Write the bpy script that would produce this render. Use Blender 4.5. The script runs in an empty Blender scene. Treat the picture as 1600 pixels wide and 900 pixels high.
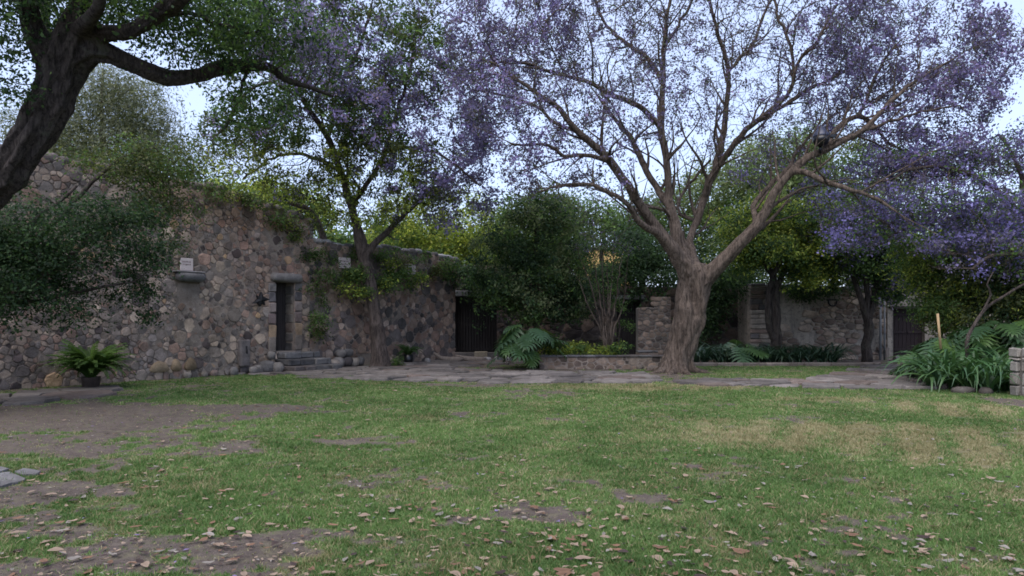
import bpy, math, random
import numpy as np
from mathutils import Vector, kdtree

random.seed(7)
RNG = np.random.default_rng(7)
S = bpy.context.scene
COL = S.collection

# ------------------------------------------------------------------ camera
F = 1600 * 24.0 / 36.0
EYE, HOR = 1.6, 500.0
cam = bpy.data.cameras.new('camera')
cam.lens = 24.0
cam.sensor_width = 36.0
cam.shift_y = 50.0 / 1600.0
cam.clip_start = 0.1
cam.clip_end = 1500
camo = bpy.data.objects.new('camera', cam)
camo.location = (0, 0, EYE)
camo.rotation_euler = (math.radians(90), 0, 0)
COL.objects.link(camo)
S.camera = camo

# ------------------------------------------------------------------ sky, sun, exposure
SUN_EL, SUN_AZ = math.radians(60), math.radians(215)    # azimuth clockwise from +Y: behind the camera, veiled
w = bpy.data.worlds.new('World')
S.world = w
w.use_nodes = True
nt = w.node_tree
sky = nt.nodes.new('ShaderNodeTexSky')
sky.sky_type = 'NISHITA'
sky.sun_disc = False
sky.sun_elevation = SUN_EL
sky.sun_rotation = SUN_AZ
sky.air_density = 1.0
sky.dust_density = 1.0
sky.ozone_density = 2.0
bg = nt.nodes['Background']
bg.inputs['Strength'].default_value = 0.12
veil = nt.nodes.new('ShaderNodeMix')          # thin even evening cloud veil over the clear sky
veil.data_type = 'RGBA'
veil.inputs[0].default_value = 0.7
veil.inputs[7].default_value = (2.9, 3.35, 4.7, 1)
nt.links.new(sky.outputs[0], veil.inputs[6])
nt.links.new(veil.outputs[2], bg.inputs['Color'])
sun = bpy.data.lights.new('sun', 'SUN')
sun.energy = 1.4
sun.angle = math.radians(60)
sun.color = (1.0, 0.92, 0.84)
suno = bpy.data.objects.new('sun', sun)
sd = Vector((math.sin(SUN_AZ) * math.cos(SUN_EL), math.cos(SUN_AZ) * math.cos(SUN_EL), math.sin(SUN_EL)))
suno.rotation_euler = sd.to_track_quat('Z', 'Y').to_euler()
COL.objects.link(suno)
vs = S.view_settings
vs.view_transform = 'Standard'
vs.look = 'None'
vs.exposure = 1.38
vs.gamma = 1.0
vs.use_curve_mapping = False
S.cycles.max_bounces = 6
S.cycles.diffuse_bounces = 4
S.cycles.transmission_bounces = 4
S.cycles.filter_width = 1.7


# ------------------------------------------------------------------ helpers
def at(px, py, Y):
    return np.array([(px - 800.0) / F * Y, Y, EYE - (py - HOR) / F * Y])


def gr(px, py):
    Y = EYE * F / (py - HOR)
    return np.array([(px - 800.0) / F * Y, Y])


def hash2(ix, iy, seed):
    h = (ix.astype(np.int64) * 374761393 + iy.astype(np.int64) * 668265263 + seed * 974711) & 0x7fffffff
    h = ((h ^ (h >> 13)) * 1274126177) & 0x7fffffff
    h = h ^ (h >> 16)
    return (h & 0xffff) / 65535.0


def vnoise(x, y, seed=0):
    x = np.asarray(x, float)
    y = np.asarray(y, float)
    ix, iy = np.floor(x), np.floor(y)
    fx, fy = x - ix, y - iy
    fx = fx * fx * (3 - 2 * fx)
    fy = fy * fy * (3 - 2 * fy)
    a, b = hash2(ix, iy, seed), hash2(ix + 1, iy, seed)
    c, d = hash2(ix, iy + 1, seed), hash2(ix + 1, iy + 1, seed)
    return (a * (1 - fx) + b * fx) * (1 - fy) + (c * (1 - fx) + d * fx) * fy


def fbm(x, y, seed=0, o=4):
    s, a, t = 0, 1.0, 0
    for i in range(o):
        s = s + a * vnoise(x * 2 ** i, y * 2 ** i, seed + i * 17)
        t += a
        a *= .55
    return s / t


def tag(o, label=None, cat=None, group=None, kind=None):
    if label: o['label'] = label
    if cat: o['category'] = cat
    if group: o['group'] = group
    if kind: o['kind'] = kind
    return o


def empty(name, loc=(0, 0, 0), parent=None):
    o = bpy.data.objects.new(name, None)
    o.location = [float(v) for v in loc]
    o.empty_display_size = .2
    COL.objects.link(o)
    if parent: o.parent = parent
    return o


def mesh_np(name, V, Fc, mat, parent=None, cols=None, smooth=True, loc=(0, 0, 0), attrs=None, link=True):
    """V (n,3); Fc (m,k) array or list of tuples; cols (n,3) point colour"""
    me = bpy.data.meshes.new(name)
    V = np.asarray(V, np.float32)
    if isinstance(Fc, np.ndarray) and Fc.ndim == 2:
        m, k = Fc.shape
        me.vertices.add(len(V))
        me.vertices.foreach_set('co', V.ravel())
        me.loops.add(m * k)
        me.loops.foreach_set('vertex_index', Fc.astype(np.int32).ravel())
        me.polygons.add(m)
        me.polygons.foreach_set('loop_start', np.arange(0, m * k, k, dtype=np.int32))
        me.polygons.foreach_set('loop_total', np.full(m, k, np.int32))
        me.update(calc_edges=True)
    else:
        me.from_pydata([tuple(map(float, v)) for v in V], [], [tuple(map(int, f)) for f in Fc])
        me.update()
    if smooth:
        me.polygons.foreach_set('use_smooth', np.ones(len(me.polygons), bool))
    if cols is not None:
        a = me.attributes.new('Col', 'FLOAT_COLOR', 'POINT')
        c = np.ones((len(V), 4), np.float32)
        c[:, :3] = cols
        a.data.foreach_set('color', c.ravel())
    if attrs:
        for k_, v_ in attrs.items():
            a = me.attributes.new(k_, 'FLOAT', 'POINT')
            a.data.foreach_set('value', np.asarray(v_, np.float32))
    me.materials.append(mat)
    if not link:
        return me
    o = bpy.data.objects.new(name, me)
    o.location = [float(v) for v in loc]
    COL.objects.link(o)
    if parent: o.parent = parent
    return o


class MB:
    """collects pieces for one mesh"""
    def __init__(s):
        s.v, s.f, s.c, s.n = [], [], [], 0

    def add(s, V, Fc, col=None):
        V = np.asarray(V, float)
        s.v.append(V)
        s.f += [tuple(int(i) + s.n for i in f) for f in Fc]
        if col is not None:
            s.c.append(np.broadcast_to(np.asarray(col, float), (len(V), 3)))
        s.n += len(V)

    def build(s, name, mat, parent=None, smooth=True, loc=(0, 0, 0)):
        V = np.concatenate(s.v)
        c = np.concatenate(s.c) if s.c else None
        return mesh_np(name, V - np.asarray(loc, float), s.f, mat, parent, c, smooth, loc)


def box_geo(sx, sy, sz, bev=.0, jit=0.0, rng=random):
    """box centred on origin with chamfered edges"""
    if bev <= 0:
        V = [(x * sx / 2, y * sy / 2, z * sz / 2) for x in (-1, 1) for y in (-1, 1) for z in (-1, 1)]
        Fc = [(0, 1, 3, 2), (4, 6, 7, 5), (0, 4, 5, 1), (2, 3, 7, 6), (0, 2, 6, 4), (1, 5, 7, 3)]
        return np.array(V), Fc
    b = bev
    V, idx = [], {}
    for i, x in enumerate((-1, 1)):
        for j, y in enumerate((-1, 1)):
            for k, z in enumerate((-1, 1)):
                jj = [rng.uniform(-jit, jit) for _ in range(3)]
                for ax in range(3):
                    p = [x * (sx / 2 - b), y * (sy / 2 - b), z * (sz / 2 - b)]
                    p[ax] = (x, y, z)[ax] * (sx, sy, sz)[ax] / 2
                    idx[(i, j, k, ax)] = len(V)
                    V.append([p[q] + jj[q] for q in range(3)])
    Fc = []
    for i in range(2):
        q = [idx[(i, 0, 0, 0)], idx[(i, 1, 0, 0)], idx[(i, 1, 1, 0)], idx[(i, 0, 1, 0)]]
        Fc.append(q if i else q[::-1])
        q = [idx[(0, i, 0, 1)], idx[(1, i, 0, 1)], idx[(1, i, 1, 1)], idx[(0, i, 1, 1)]]
        Fc.append(q[::-1] if i else q)
        q = [idx[(0, 0, i, 2)], idx[(1, 0, i, 2)], idx[(1, 1, i, 2)], idx[(0, 1, i, 2)]]
        Fc.append(q if i else q[::-1])
    for i in range(2):
        for j in range(2):
            def E(a, b_, c, d):
                Fc.append([a, b_, c, d])
            E(idx[(i, j, 0, 0)], idx[(i, j, 1, 0)], idx[(i, j, 1, 1)], idx[(i, j, 0, 1)])
            E(idx[(i, 0, j, 0)], idx[(i, 1, j, 0)], idx[(i, 1, j, 2)], idx[(i, 0, j, 2)])
            E(idx[(0, i, j, 1)], idx[(1, i, j, 1)], idx[(1, i, j, 2)], idx[(0, i, j, 2)])
    for i in range(2):
        for j in range(2):
            for k in range(2):
                Fc.append([idx[(i, j, k, 0)], idx[(i, j, k, 1)], idx[(i, j, k, 2)]])
    return np.array(V), Fc


def fix_normals(me):
    import bmesh
    bm = bmesh.new()
    bm.from_mesh(me)
    bmesh.ops.recalc_face_normals(bm, faces=bm.faces)
    bm.to_mesh(me)
    bm.free()


def tube_geo(P, R, sides=8, flute=0.0, fl_n=5, seed=0, cap=True):
    P = np.asarray(P, float)
    R = np.asarray(R, float)
    n = len(P)
    T = np.gradient(P, axis=0)
    T /= np.linalg.norm(T, axis=1)[:, None] + 1e-9
    ref = np.array([1.0, 0, 0]) if abs(T[0][0]) < .8 else np.array([0, 1.0, 0])
    N = np.zeros_like(P)
    v = ref - T[0] * np.dot(ref, T[0])
    N[0] = v / np.linalg.norm(v)
    for i in range(1, n):
        v = N[i - 1] - T[i] * np.dot(N[i - 1], T[i])
        N[i] = v / (np.linalg.norm(v) + 1e-9)
    B = np.cross(T, N)
    a = np.linspace(0, 2 * math.pi, sides, endpoint=False)
    RR = R[:, None] * np.ones((1, sides))
    if flute:
        k = np.arange(n)[:, None] * .12
        RR = RR * (1 + flute * (np.sin(fl_n * a[None] + seed + k * 3.0) * .6 + np.sin((fl_n * 2 + 1) * a[None] + seed * 2 - k * 4) * .3)
                   + flute * 1.2 * (vnoise(a[None] * 2.2 + seed + 0 * k, k * 6 + 0 * a[None], seed) - .5))
    V = P[:, None, :] + RR[..., None] * (np.cos(a)[None, :, None] * N[:, None, :] + np.sin(a)[None, :, None] * B[:, None, :])
    V = V.reshape(-1, 3)
    i = np.arange(n - 1)[:, None] * sides
    j = np.arange(sides)[None]
    j2 = (j + 1) % sides
    Fq = np.stack([i + j, i + j2, i + sides + j2, i + sides + j], -1).reshape(-1, 4)
    Fc = [tuple(f) for f in Fq]
    if cap:
        Fc.append(tuple(range(sides))[::-1])
        Fc.append(tuple(range((n - 1) * sides, n * sides)))
    return V, Fc


def catmull(pts, step):
    """pts: (n,k) control values, first 3 are position"""
    pts = np.asarray(pts, float)
    Q = np.vstack([2 * pts[0] - pts[1], pts, 2 * pts[-1] - pts[-2]])
    out = []
    for i in range(1, len(Q) - 2):
        p0, p1, p2, p3 = Q[i - 1], Q[i], Q[i + 1], Q[i + 2]
        m = max(1, int(np.linalg.norm((p2 - p1)[:3]) / step))
        for t in np.linspace(0, 1, m, endpoint=False):
            out.append(.5 * (2 * p1 + (p2 - p0) * t + (2 * p0 - 5 * p1 + 4 * p2 - p3) * t * t + (3 * p1 - p0 - 3 * p2 + p3) * t ** 3))
    out.append(Q[-2])
    return np.array(out)


# ------------------------------------------------------------------ materials
def new_mat(name):
    m = bpy.data.materials.new(name)
    m.use_nodes = True
    n = m.node_tree
    n.nodes.clear()
    out = n.nodes.new('ShaderNodeOutputMaterial')
    return m, n, out


def N(n, typ, **kw):
    nd = n.nodes.new(typ)
    for k, v in kw.items():
        if k.startswith('i_'):
            nd.inputs[k[2:].replace('_', ' ')].default_value = v
        else:
            setattr(nd, k, v)
    return nd


def mixc(n, fac, a, b, mode='MIX'):
    m = n.nodes.new('ShaderNodeMix')
    m.data_type = 'RGBA'
    m.blend_type = mode
    for sock, v in ((m.inputs[0], fac), (m.inputs[6], a), (m.inputs[7], b)):
        if isinstance(v, (int, float)):
            sock.default_value = v
        elif isinstance(v, tuple):
            sock.default_value = (*v, 1) if len(v) == 3 else v
        else:
            n.links.new(v, sock)
    return m.outputs[2]


def ramp(n, src, stops):
    r = n.nodes.new('ShaderNodeValToRGB')
    e = r.color_ramp.elements
    while len(e) < len(stops): e.new(.5)
    for el, (p, c) in zip(e, stops):
        el.position = p
        el.color = (c, c, c, 1) if isinstance(c, (int, float)) else (*c, 1)
    n.links.new(src, r.inputs[0])
    return r.outputs[0]


def noise(n, scale, detail=6, rough=.6, vec=None, dist=0.0):
    t = n.nodes.new('ShaderNodeTexNoise')
    t.inputs['Scale'].default_value = scale
    t.inputs['Detail'].default_value = detail
    t.inputs['Roughness'].default_value = rough
    t.inputs['Distortion'].default_value = dist
    if vec is None:
        vec = n.nodes.new('ShaderNodeNewGeometry').outputs['Position']
    n.links.new(vec, t.inputs['Vector'])
    return t.outputs['Fac']


def bumpn(n, h, strength=.5, dist=.02):
    b = n.nodes.new('ShaderNodeBump')
    b.inputs['Strength'].default_value = strength
    b.inputs['Distance'].default_value = dist
    n.links.new(h, b.inputs['Height'])
    return b.outputs[0]


def pbsdf(n, out, col, rough=.9, normal=None, spec=.2):
    p = n.nodes.new('ShaderNodeBsdfPrincipled')
    if isinstance(col, tuple):
        p.inputs['Base Color'].default_value = (*col, 1)
    else:
        n.links.new(col, p.inputs['Base Color'])
    if isinstance(rough, (int, float)):
        p.inputs['Roughness'].default_value = rough
    else:
        n.links.new(rough, p.inputs['Roughness'])
    p.inputs['Specular IOR Level'].default_value = spec
    if normal is not None: n.links.new(normal, p.inputs['Normal'])
    n.links.new(p.outputs[0], out.inputs[0])
    return p


def vcol(n):
    a = n.nodes.new('ShaderNodeAttribute')
    a.attribute_name = 'Col'
    return a.outputs['Color']


def stone_mat(name='stone'):
    m, n, out = new_mat(name)
    c = vcol(n)
    n1 = noise(n, 5.0, 6, .65)
    n2 = noise(n, 38.0, 5, .7)
    n3 = noise(n, 1.3, 3, .5)
    c = mixc(n, 1.0, c, ramp(n, n1, [(.25, .62), (.75, 1.32)]), 'MULTIPLY')
    c = mixc(n, 1.0, c, ramp(n, n2, [(.3, .72), (.7, 1.22)]), 'MULTIPLY')
    c = mixc(n, ramp(n, n3, [(.5, 0.0), (.75, .35)]), c, (.20, .18, .155))
    damp = noise(n, .8, 5, .65, dist=.8)
    c = mixc(n, 1.0, c, ramp(n, damp, [(.38, .7), (.55, 1.06)]), 'MULTIPLY')
    pits = ramp(n, noise(n, 70, 2, .5), [(.3, 0.0), (.45, 1.0)])
    h = mixc(n, .5, n1, n2)
    h2 = mixc(n, .5, h, pits)
    pbsdf(n, out, c, .93, bumpn(n, h2, .8, .02))
    return m


def mortar_mat(name='mortar', a=(.19, .15, .125), b=(.36, .30, .25)):
    m, n, out = new_mat(name)
    n1 = noise(n, 3.5, 8, .7)
    n2 = noise(n, 45.0, 5, .75)
    n3 = noise(n, .7, 4, .5)
    c = mixc(n, ramp(n, n1, [(.3, 0.0), (.7, 1.0)]), a, b)
    c = mixc(n, 1.0, c, ramp(n, n2, [(.3, .6), (.7, 1.25)]), 'MULTIPLY')
    c = mixc(n, ramp(n, n3, [(.45, 0.0), (.7, .55)]), c, (.085, .075, .072))
    h = mixc(n, .6, n1, n2)
    pbsdf(n, out, c, .97, bumpn(n, h, 1.0, .03))
    return m


def plaster_mat(name='old_plaster'):
    m, n, out = new_mat(name)
    pos = n.nodes.new('ShaderNodeNewGeometry').outputs['Position']
    sep = N(n, 'ShaderNodeSeparateXYZ')
    n.links.new(pos, sep.inputs[0])
    n1 = noise(n, 1.6, 8, .68)
    n2 = noise(n, 9.0, 8, .7, dist=.6)
    n4 = noise(n, 60.0, 4, .7)
    mp = N(n, 'ShaderNodeMapping')
    mp.inputs['Scale'].default_value = (3.0, 3.0, .45)
    n.links.new(pos, mp.inputs[0])
    st = noise(n, 1.5, 6, .7, vec=mp.outputs[0])
    c = mixc(n, ramp(n, n1, [(.35, 0.0), (.65, 1.0)]), (.25, .215, .18), (.38, .335, .28))
    c = mixc(n, ramp(n, n2, [(.5, 0.0), (.64, .8)]), c, (.12, .1, .088))
    # weather staining down from the top, own pattern
    c = mixc(n, ramp(n, st, [(.48, 0.0), (.68, .75)]), c, (.075, .07, .07))
    c = mixc(n, 1.0, c, ramp(n, n4, [(.3, .78), (.7, 1.15)]), 'MULTIPLY')
    h = mixc(n, .6, n2, n4)
    pbsdf(n, out, c, .95, bumpn(n, h, .9, .03))
    return m


def bark_mat(name, a, b, sc=1.0, lichen=0.0):
    m, n, out = new_mat(name)
    pos = n.nodes.new('ShaderNodeNewGeometry').outputs['Position']
    mp = N(n, 'ShaderNodeMapping')
    mp.inputs['Scale'].default_value = (7 * sc, 7 * sc, 1.3 * sc)
    n.links.new(pos, mp.inputs[0])
    n1 = noise(n, 2.2, 9, .72, vec=mp.outputs[0], dist=.5)
    n2 = noise(n, 1.2, 4, .6)
    n3 = noise(n, 26.0, 5, .7)
    c = mixc(n, ramp(n, n1, [(.38, 0.0), (.58, 1.0)]), a, b)
    c = mixc(n, 1.0, c, ramp(n, n2, [(.3, .72), (.7, 1.25)]), 'MULTIPLY')
    c = mixc(n, 1.0, c, ramp(n, n3, [(.3, .8), (.7, 1.15)]), 'MULTIPLY')
    if lichen:
        c = mixc(n, ramp(n, noise(n, 3.0, 6, .7), [(.55, 0.0), (.65, lichen)]), c, (.10, .11, .075))
    h = mixc(n, .3, n1, n3)
    pbsdf(n, out, c, .92, bumpn(n, h, 1.0, .1))
    return m


def leaf_mat(name, trans=.35, rough=.6, spec=.25):
    m, n, out = new_mat(name)
    c = vcol(n)
    p = n.nodes.new('ShaderNodeBsdfPrincipled')
    p.inputs['Roughness'].default_value = rough
    p.inputs['Specular IOR Level'].default_value = spec
    n.links.new(c, p.inputs['Base Color'])
    t = n.nodes.new('ShaderNodeBsdfTranslucent')
    n.links.new(mixc(n, 1.0, c, (1.25, 1.3, .85), 'MULTIPLY'), t.inputs['Color'])
    mx = n.nodes.new('ShaderNodeMixShader')
    mx.inputs[0].default_value = trans
    n.links.new(p.outputs[0], mx.inputs[1])
    n.links.new(t.outputs[0], mx.inputs[2])
    n.links.new(mx.outputs[0], out.inputs[0])
    return m


def plain_mat(name, col, rough=.8, var=.25, sc=12.0, bump=.3, spec=.3, metal=0.0):
    m, n, out = new_mat(name)
    n1 = noise(n, sc, 6, .65)
    c = mixc(n, 1.0, col, ramp(n, n1, [(.3, 1 - var), (.7, 1 + var)]), 'MULTIPLY')
    p = pbsdf(n, out, c, rough, bumpn(n, n1, bump, .01), spec)
    p.inputs['Metallic'].default_value = metal
    return m


def wood_mat(name, a, b):
    m, n, out = new_mat(name)
    pos = n.nodes.new('ShaderNodeNewGeometry').outputs['Position']
    mp = N(n, 'ShaderNodeMapping')
    mp.inputs['Scale'].default_value = (22, 22, 1.2)
    n.links.new(pos, mp.inputs[0])
    n1 = noise(n, 1.0, 8, .7, vec=mp.outputs[0])
    c = mixc(n, ramp(n, n1, [(.3, 0.0), (.7, 1.0)]), a, b)
    pbsdf(n, out, c, .8, bumpn(n, n1, .6, .01))
    return m


def ground_mat(name='lawn_soil'):
    m, n, out = new_mat(name)
    ag = N(n, 'ShaderNodeAttribute', attribute_name='grass')
    ast = N(n, 'ShaderNodeAttribute', attribute_name='straw')
    n1 = noise(n, 2.0, 8, .7)
    n2 = noise(n, 22.0, 8, .75)
    n3 = noise(n, 90.0, 4, .7)
    soil = mixc(n, ramp(n, n1, [(.3, 0.0), (.7, 1.0)]), (.075, .058, .05), (.135, .108, .093))
    soil = mixc(n, 1.0, soil, ramp(n, n2, [(.3, .6), (.7, 1.35)]), 'MULTIPLY')
    soil = mixc(n, ramp(n, noise(n, 6.0, 6, .7), [(.5, 0.0), (.62, .7)]), soil, (.15, .135, .085))
    soil = mixc(n, ramp(n, n3, [(.58, 0.0), (.66, .75)]), soil, (.27, .22, .17))
    gcol = mixc(n, ramp(n, n2, [(.3, 0.0), (.7, 1.0)]), (.065, .1, .032), (.14, .2, .065))
    scol = mixc(n, ramp(n, n2, [(.3, 0.0), (.7, 1.0)]), (.13, .12, .055), (.25, .22, .12))
    g = N(n, 'ShaderNodeMath', operation='ADD')
    n.links.new(ag.outputs['Fac'], g.inputs[0])
    h = N(n, 'ShaderNodeMath', operation='MULTIPLY_ADD')
    n.links.new(n2, h.inputs[0])
    h.inputs[1].default_value = .9
    h.inputs[2].default_value = -.45
    n.links.new(h.outputs[0], g.inputs[1])
    c = mixc(n, ramp(n, g.outputs[0], [(.25, 0.0), (.8, 1.0)]), soil, gcol)
    s2 = N(n, 'ShaderNodeMath', operation='ADD')
    n.links.new(ast.outputs['Fac'], s2.inputs[0])
    n.links.new(h.outputs[0], s2.inputs[1])
    c = mixc(n, ramp(n, s2.outputs[0], [(.3, 0.0), (.8, .85)]), c, scol)
    pbsdf(n, out, c, .97, bumpn(n, mixc(n, .5, n2, n3), .9, .03))
    return m


M = dict(
    stone=stone_mat(),
    mortar=mortar_mat(),
    shade_mortar=mortar_mat('shade_mortar', (.06, .052, .048), (.11, .095, .088)),  # back wall mortar, darkened to carry the shade under the trees
    plaster=plaster_mat(),
    bark_j=bark_mat('jacaranda_bark', (.044, .033, .026), (.17, .13, .104)),
    bark_d=bark_mat('dark_bark', (.016, .013, .012), (.075, .062, .056), 1.3, .4),
    bark_c=bark_mat('grey_bark', (.04, .031, .028), (.12, .095, .083)),
    leaf=leaf_mat('leaf', .45),
    petal=leaf_mat('blossom', .4, .7, .1),
    gloss=leaf_mat('glossy_leaf', .22, .42, .45),
    grass=leaf_mat('grass_blade', .3, .7, .15),
    litter=leaf_mat('dry_leaf', .12, .75, .15),
    soil=ground_mat(),
    dirt=plain_mat('dirt', (.085, .07, .06), .97, .35, 6.0, .8, .1),
    door=wood_mat('dark_door_wood', (.014, .012, .012), (.05, .042, .04)),
    redwood=wood_mat('reddish_door_wood', (.014, .010, .011), (.035, .025, .026)),
    wood=wood_mat('weathered_wood', (.12, .095, .08), (.24, .2, .17)),
    stake=wood_mat('pale_stake_wood', (.35, .24, .13), (.5, .36, .2)),
    iron=plain_mat('black_iron', (.012, .012, .014), .55, .3, 30, .2, .4, .3),
    plaque=plain_mat('pale_ceramic', (.5, .43, .41), .6, .12, 14.0, .1),
    ink=plain_mat('faded_lettering', (.24, .18, .18), .8, .2, 40.0, .1),
    pot=plain_mat('clay_pot', (.055, .04, .035), .8, .3, 8.0, .3),
    pipe=plain_mat('grey_pipe', (.17, .175, .18), .5, .12, 8.0, .1),
    shell=plain_mat('grey_plastic_hood', (.035, .04, .07), .4, .08, 8.0, .05, .5),
    blackp=plain_mat('black_plastic', (.008, .008, .010), .3, .2, 10.0, .05, .5),
    yellow=plain_mat('yellow_lit_render', (.75, .52, .22), .9, .2, 1.5, .2),  # warm light on the far building painted into this colour
    curb=mortar_mat('kerb_stone', (.16, .14, .12), (.26, .23, .2)),
)

# ------------------------------------------------------------------ rubble walls
PAL_STONE = [((.2, .183, .17), 3.5), ((.145, .138, .136), 2.6), ((.265, .23, .2), 3), ((.34, .295, .25), 2.2), ((.215, .165, .14), 1.5),
             ((.25, .185, .16), 1.8), ((.36, .27, .18), .4), ((.085, .075, .077), 1.6), ((.27, .25, .24), .9)]
PAL_SHADE = [((.045, .042, .045), 3), ((.07, .058, .052), 3), ((.09, .072, .065), 2), ((.03, .028, .03), 2)]  # back wall stones, tree shade put into the colours
PAL_PATH = [((.15, .148, .152), 3), ((.112, .11, .114), 2), ((.19, .186, .188), 2), ((.15, .13, .125), 1.4)]
PAL_RUIN = [((.17, .14, .12), 3), ((.12, .1, .092), 2.5), ((.21, .17, .145), 3), ((.085, .075, .072), 1.5), ((.24, .205, .18), .7)]


def pick(pal, rng=random):
    t = rng.uniform(0, sum(w_ for _, w_ in pal))
    for c, w_ in pal:
        t -= w_
        if t <= 0: return np.array(c)
    return np.array(pal[-1][0])


def poisson(u0, u1, v0, v1, rads, inside, tries, rng, aspect=1.0):
    """variable radius darts, large first; aspect>1 stretches stones along u"""
    pts, R = [], []
    rmax = max(r for r, _ in rads)
    cs = rmax
    gridd = {}
    for r, k in rads:
        for _ in range(int(tries * k)):
            u, v = rng.uniform(u0, u1), rng.uniform(v0, v1)
            if not inside(u, v): continue
            rr = r * rng.uniform(.85, 1.15)
            U = u / aspect
            gi, gj = int(U // cs), int(v // cs)
            ok = True
            for a in range(gi - 2, gi + 3):
                for b in range(gj - 2, gj + 3):
                    for q in gridd.get((a, b), ()):
                        d2 = (pts[q][0] / aspect - U) ** 2 + (pts[q][1] - v) ** 2
                        if d2 < ((rr + R[q]) * .92) ** 2:
                            ok = False
                            break
                    if not ok: break
                if not ok: break
            if ok:
                gridd.setdefault((gi, gj), []).append(len(pts))
                pts.append((u, v))
                R.append(rr)
    return np.array(pts), np.array(R)


def clip_poly(poly, nx, ny, d):
    """keep nx*x+ny*y<=d"""
    out = []
    m = len(poly)
    for i in range(m):
        p, q = poly[i], poly[(i + 1) % m]
        a, b = nx * p[0] + ny * p[1] - d, nx * q[0] + ny * q[1] - d
        if a <= 0: out.append(p)
        if (a < 0 < b) or (b < 0 < a):
            t = a / (a - b)
            out.append((p[0] + t * (q[0] - p[0]), p[1] + t * (q[1] - p[1])))
    return out


def cells(pts, R, aspect=1.0, reach=3.2, gap=.01):
    P = pts.copy()
    P[:, 0] /= aspect
    out = []
    rm = R.max()
    for i in range(len(P)):
        d = P - P[i]
        D = (d ** 2).sum(1)
        nb = np.argsort(D)[1:18]
        L = R[i] * 2.1
        k = 9
        poly = [(P[i][0] + L * math.cos(a), P[i][1] + L * math.sin(a)) for a in np.linspace(0, 2 * math.pi, k, endpoint=False) + .3]
        for j in nb:
            if D[j] > (reach * rm) ** 2: break
            dist = math.sqrt(D[j])
            nx, ny = d[j] / dist
            off = (D[j] + R[i] ** 2 - R[j] ** 2) / (2 * dist) - gap
            poly = clip_poly(poly, nx, ny, nx * P[i][0] + ny * P[i][1] + off)
            if len(poly) < 3: break
        if len(poly) >= 3:
            out.append((i, [(x * aspect, y) for x, y in poly]))
    return out


def poly_area(p):
    a = 0
    for i in range(len(p)):
        x1, y1 = p[i]
        x2, y2 = p[(i + 1) % len(p)]
        a += x1 * y2 - x2 * y1
    return a / 2


def stone_geo(poly, depth, dome, rng, rough=.035, flat=False, sharp=.13):
    """local geometry in (u,v,n); returns centre, V, F"""
    P = np.array(poly)
    c = P.mean(0)
    P = P - c
    # chaikin-like corner cut
    Q = []
    for i in range(len(P)):
        a, b = P[i], P[(i + 1) % len(P)]
        Q.append(a + (b - a) * sharp)
        Q.append(a + (b - a) * (1 - sharp))
    Q = np.array(Q)
    if len(Q) > 12:
        keep = [i for i in range(len(Q)) if np.linalg.norm(Q[i] - Q[i - 1]) > .018]
        if len(keep) >= 6: Q = Q[keep]
    m = len(Q)
    sz = math.sqrt(abs(poly_area(poly)))
    Q = Q * (1 + np.array([[rng.uniform(-rough, rough)] for _ in range(m)]) * 2)
    tilt = np.array([rng.uniform(-.12, .12), rng.uniform(-.12, .12)]) * (0.15 if flat else 1)
    V = []
    V += [(x, y, -.06) for x, y in Q]
    for s, h in ((.97, .7), (.93 if flat else .86, 1.0)):
        for x, y in Q:
            hh = depth * h + (tilt[0] * x + tilt[1] * y) + rng.uniform(-1, 1) * rough * sz * .5
            V.append((x * s, y * s, hh))
    V.append((rng.uniform(-.1, .1) * sz, rng.uniform(-.1, .1) * sz, depth + dome * sz))
    Fc = []
    for r in range(2):
        for i in range(m):
            j = (i + 1) % m
            Fc.append((r * m + i, r * m + j, (r + 1) * m + j, (r + 1) * m + i))
    for i in range(m):
        Fc.append((2 * m + i, 2 * m + (i + 1) % m, 3 * m))
    return c, np.array(V), Fc


class Frame:
    def __init__(s, O, u, v, n):
        s.O, s.u, s.v, s.n = [np.array(q, float) for q in (O, u, v, n)]

    def w(s, L):
        L = np.asarray(L, float)
        return s.O + L[..., 0:1] * s.u + L[..., 1:2] * s.v + L[..., 2:3] * s.n


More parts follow.
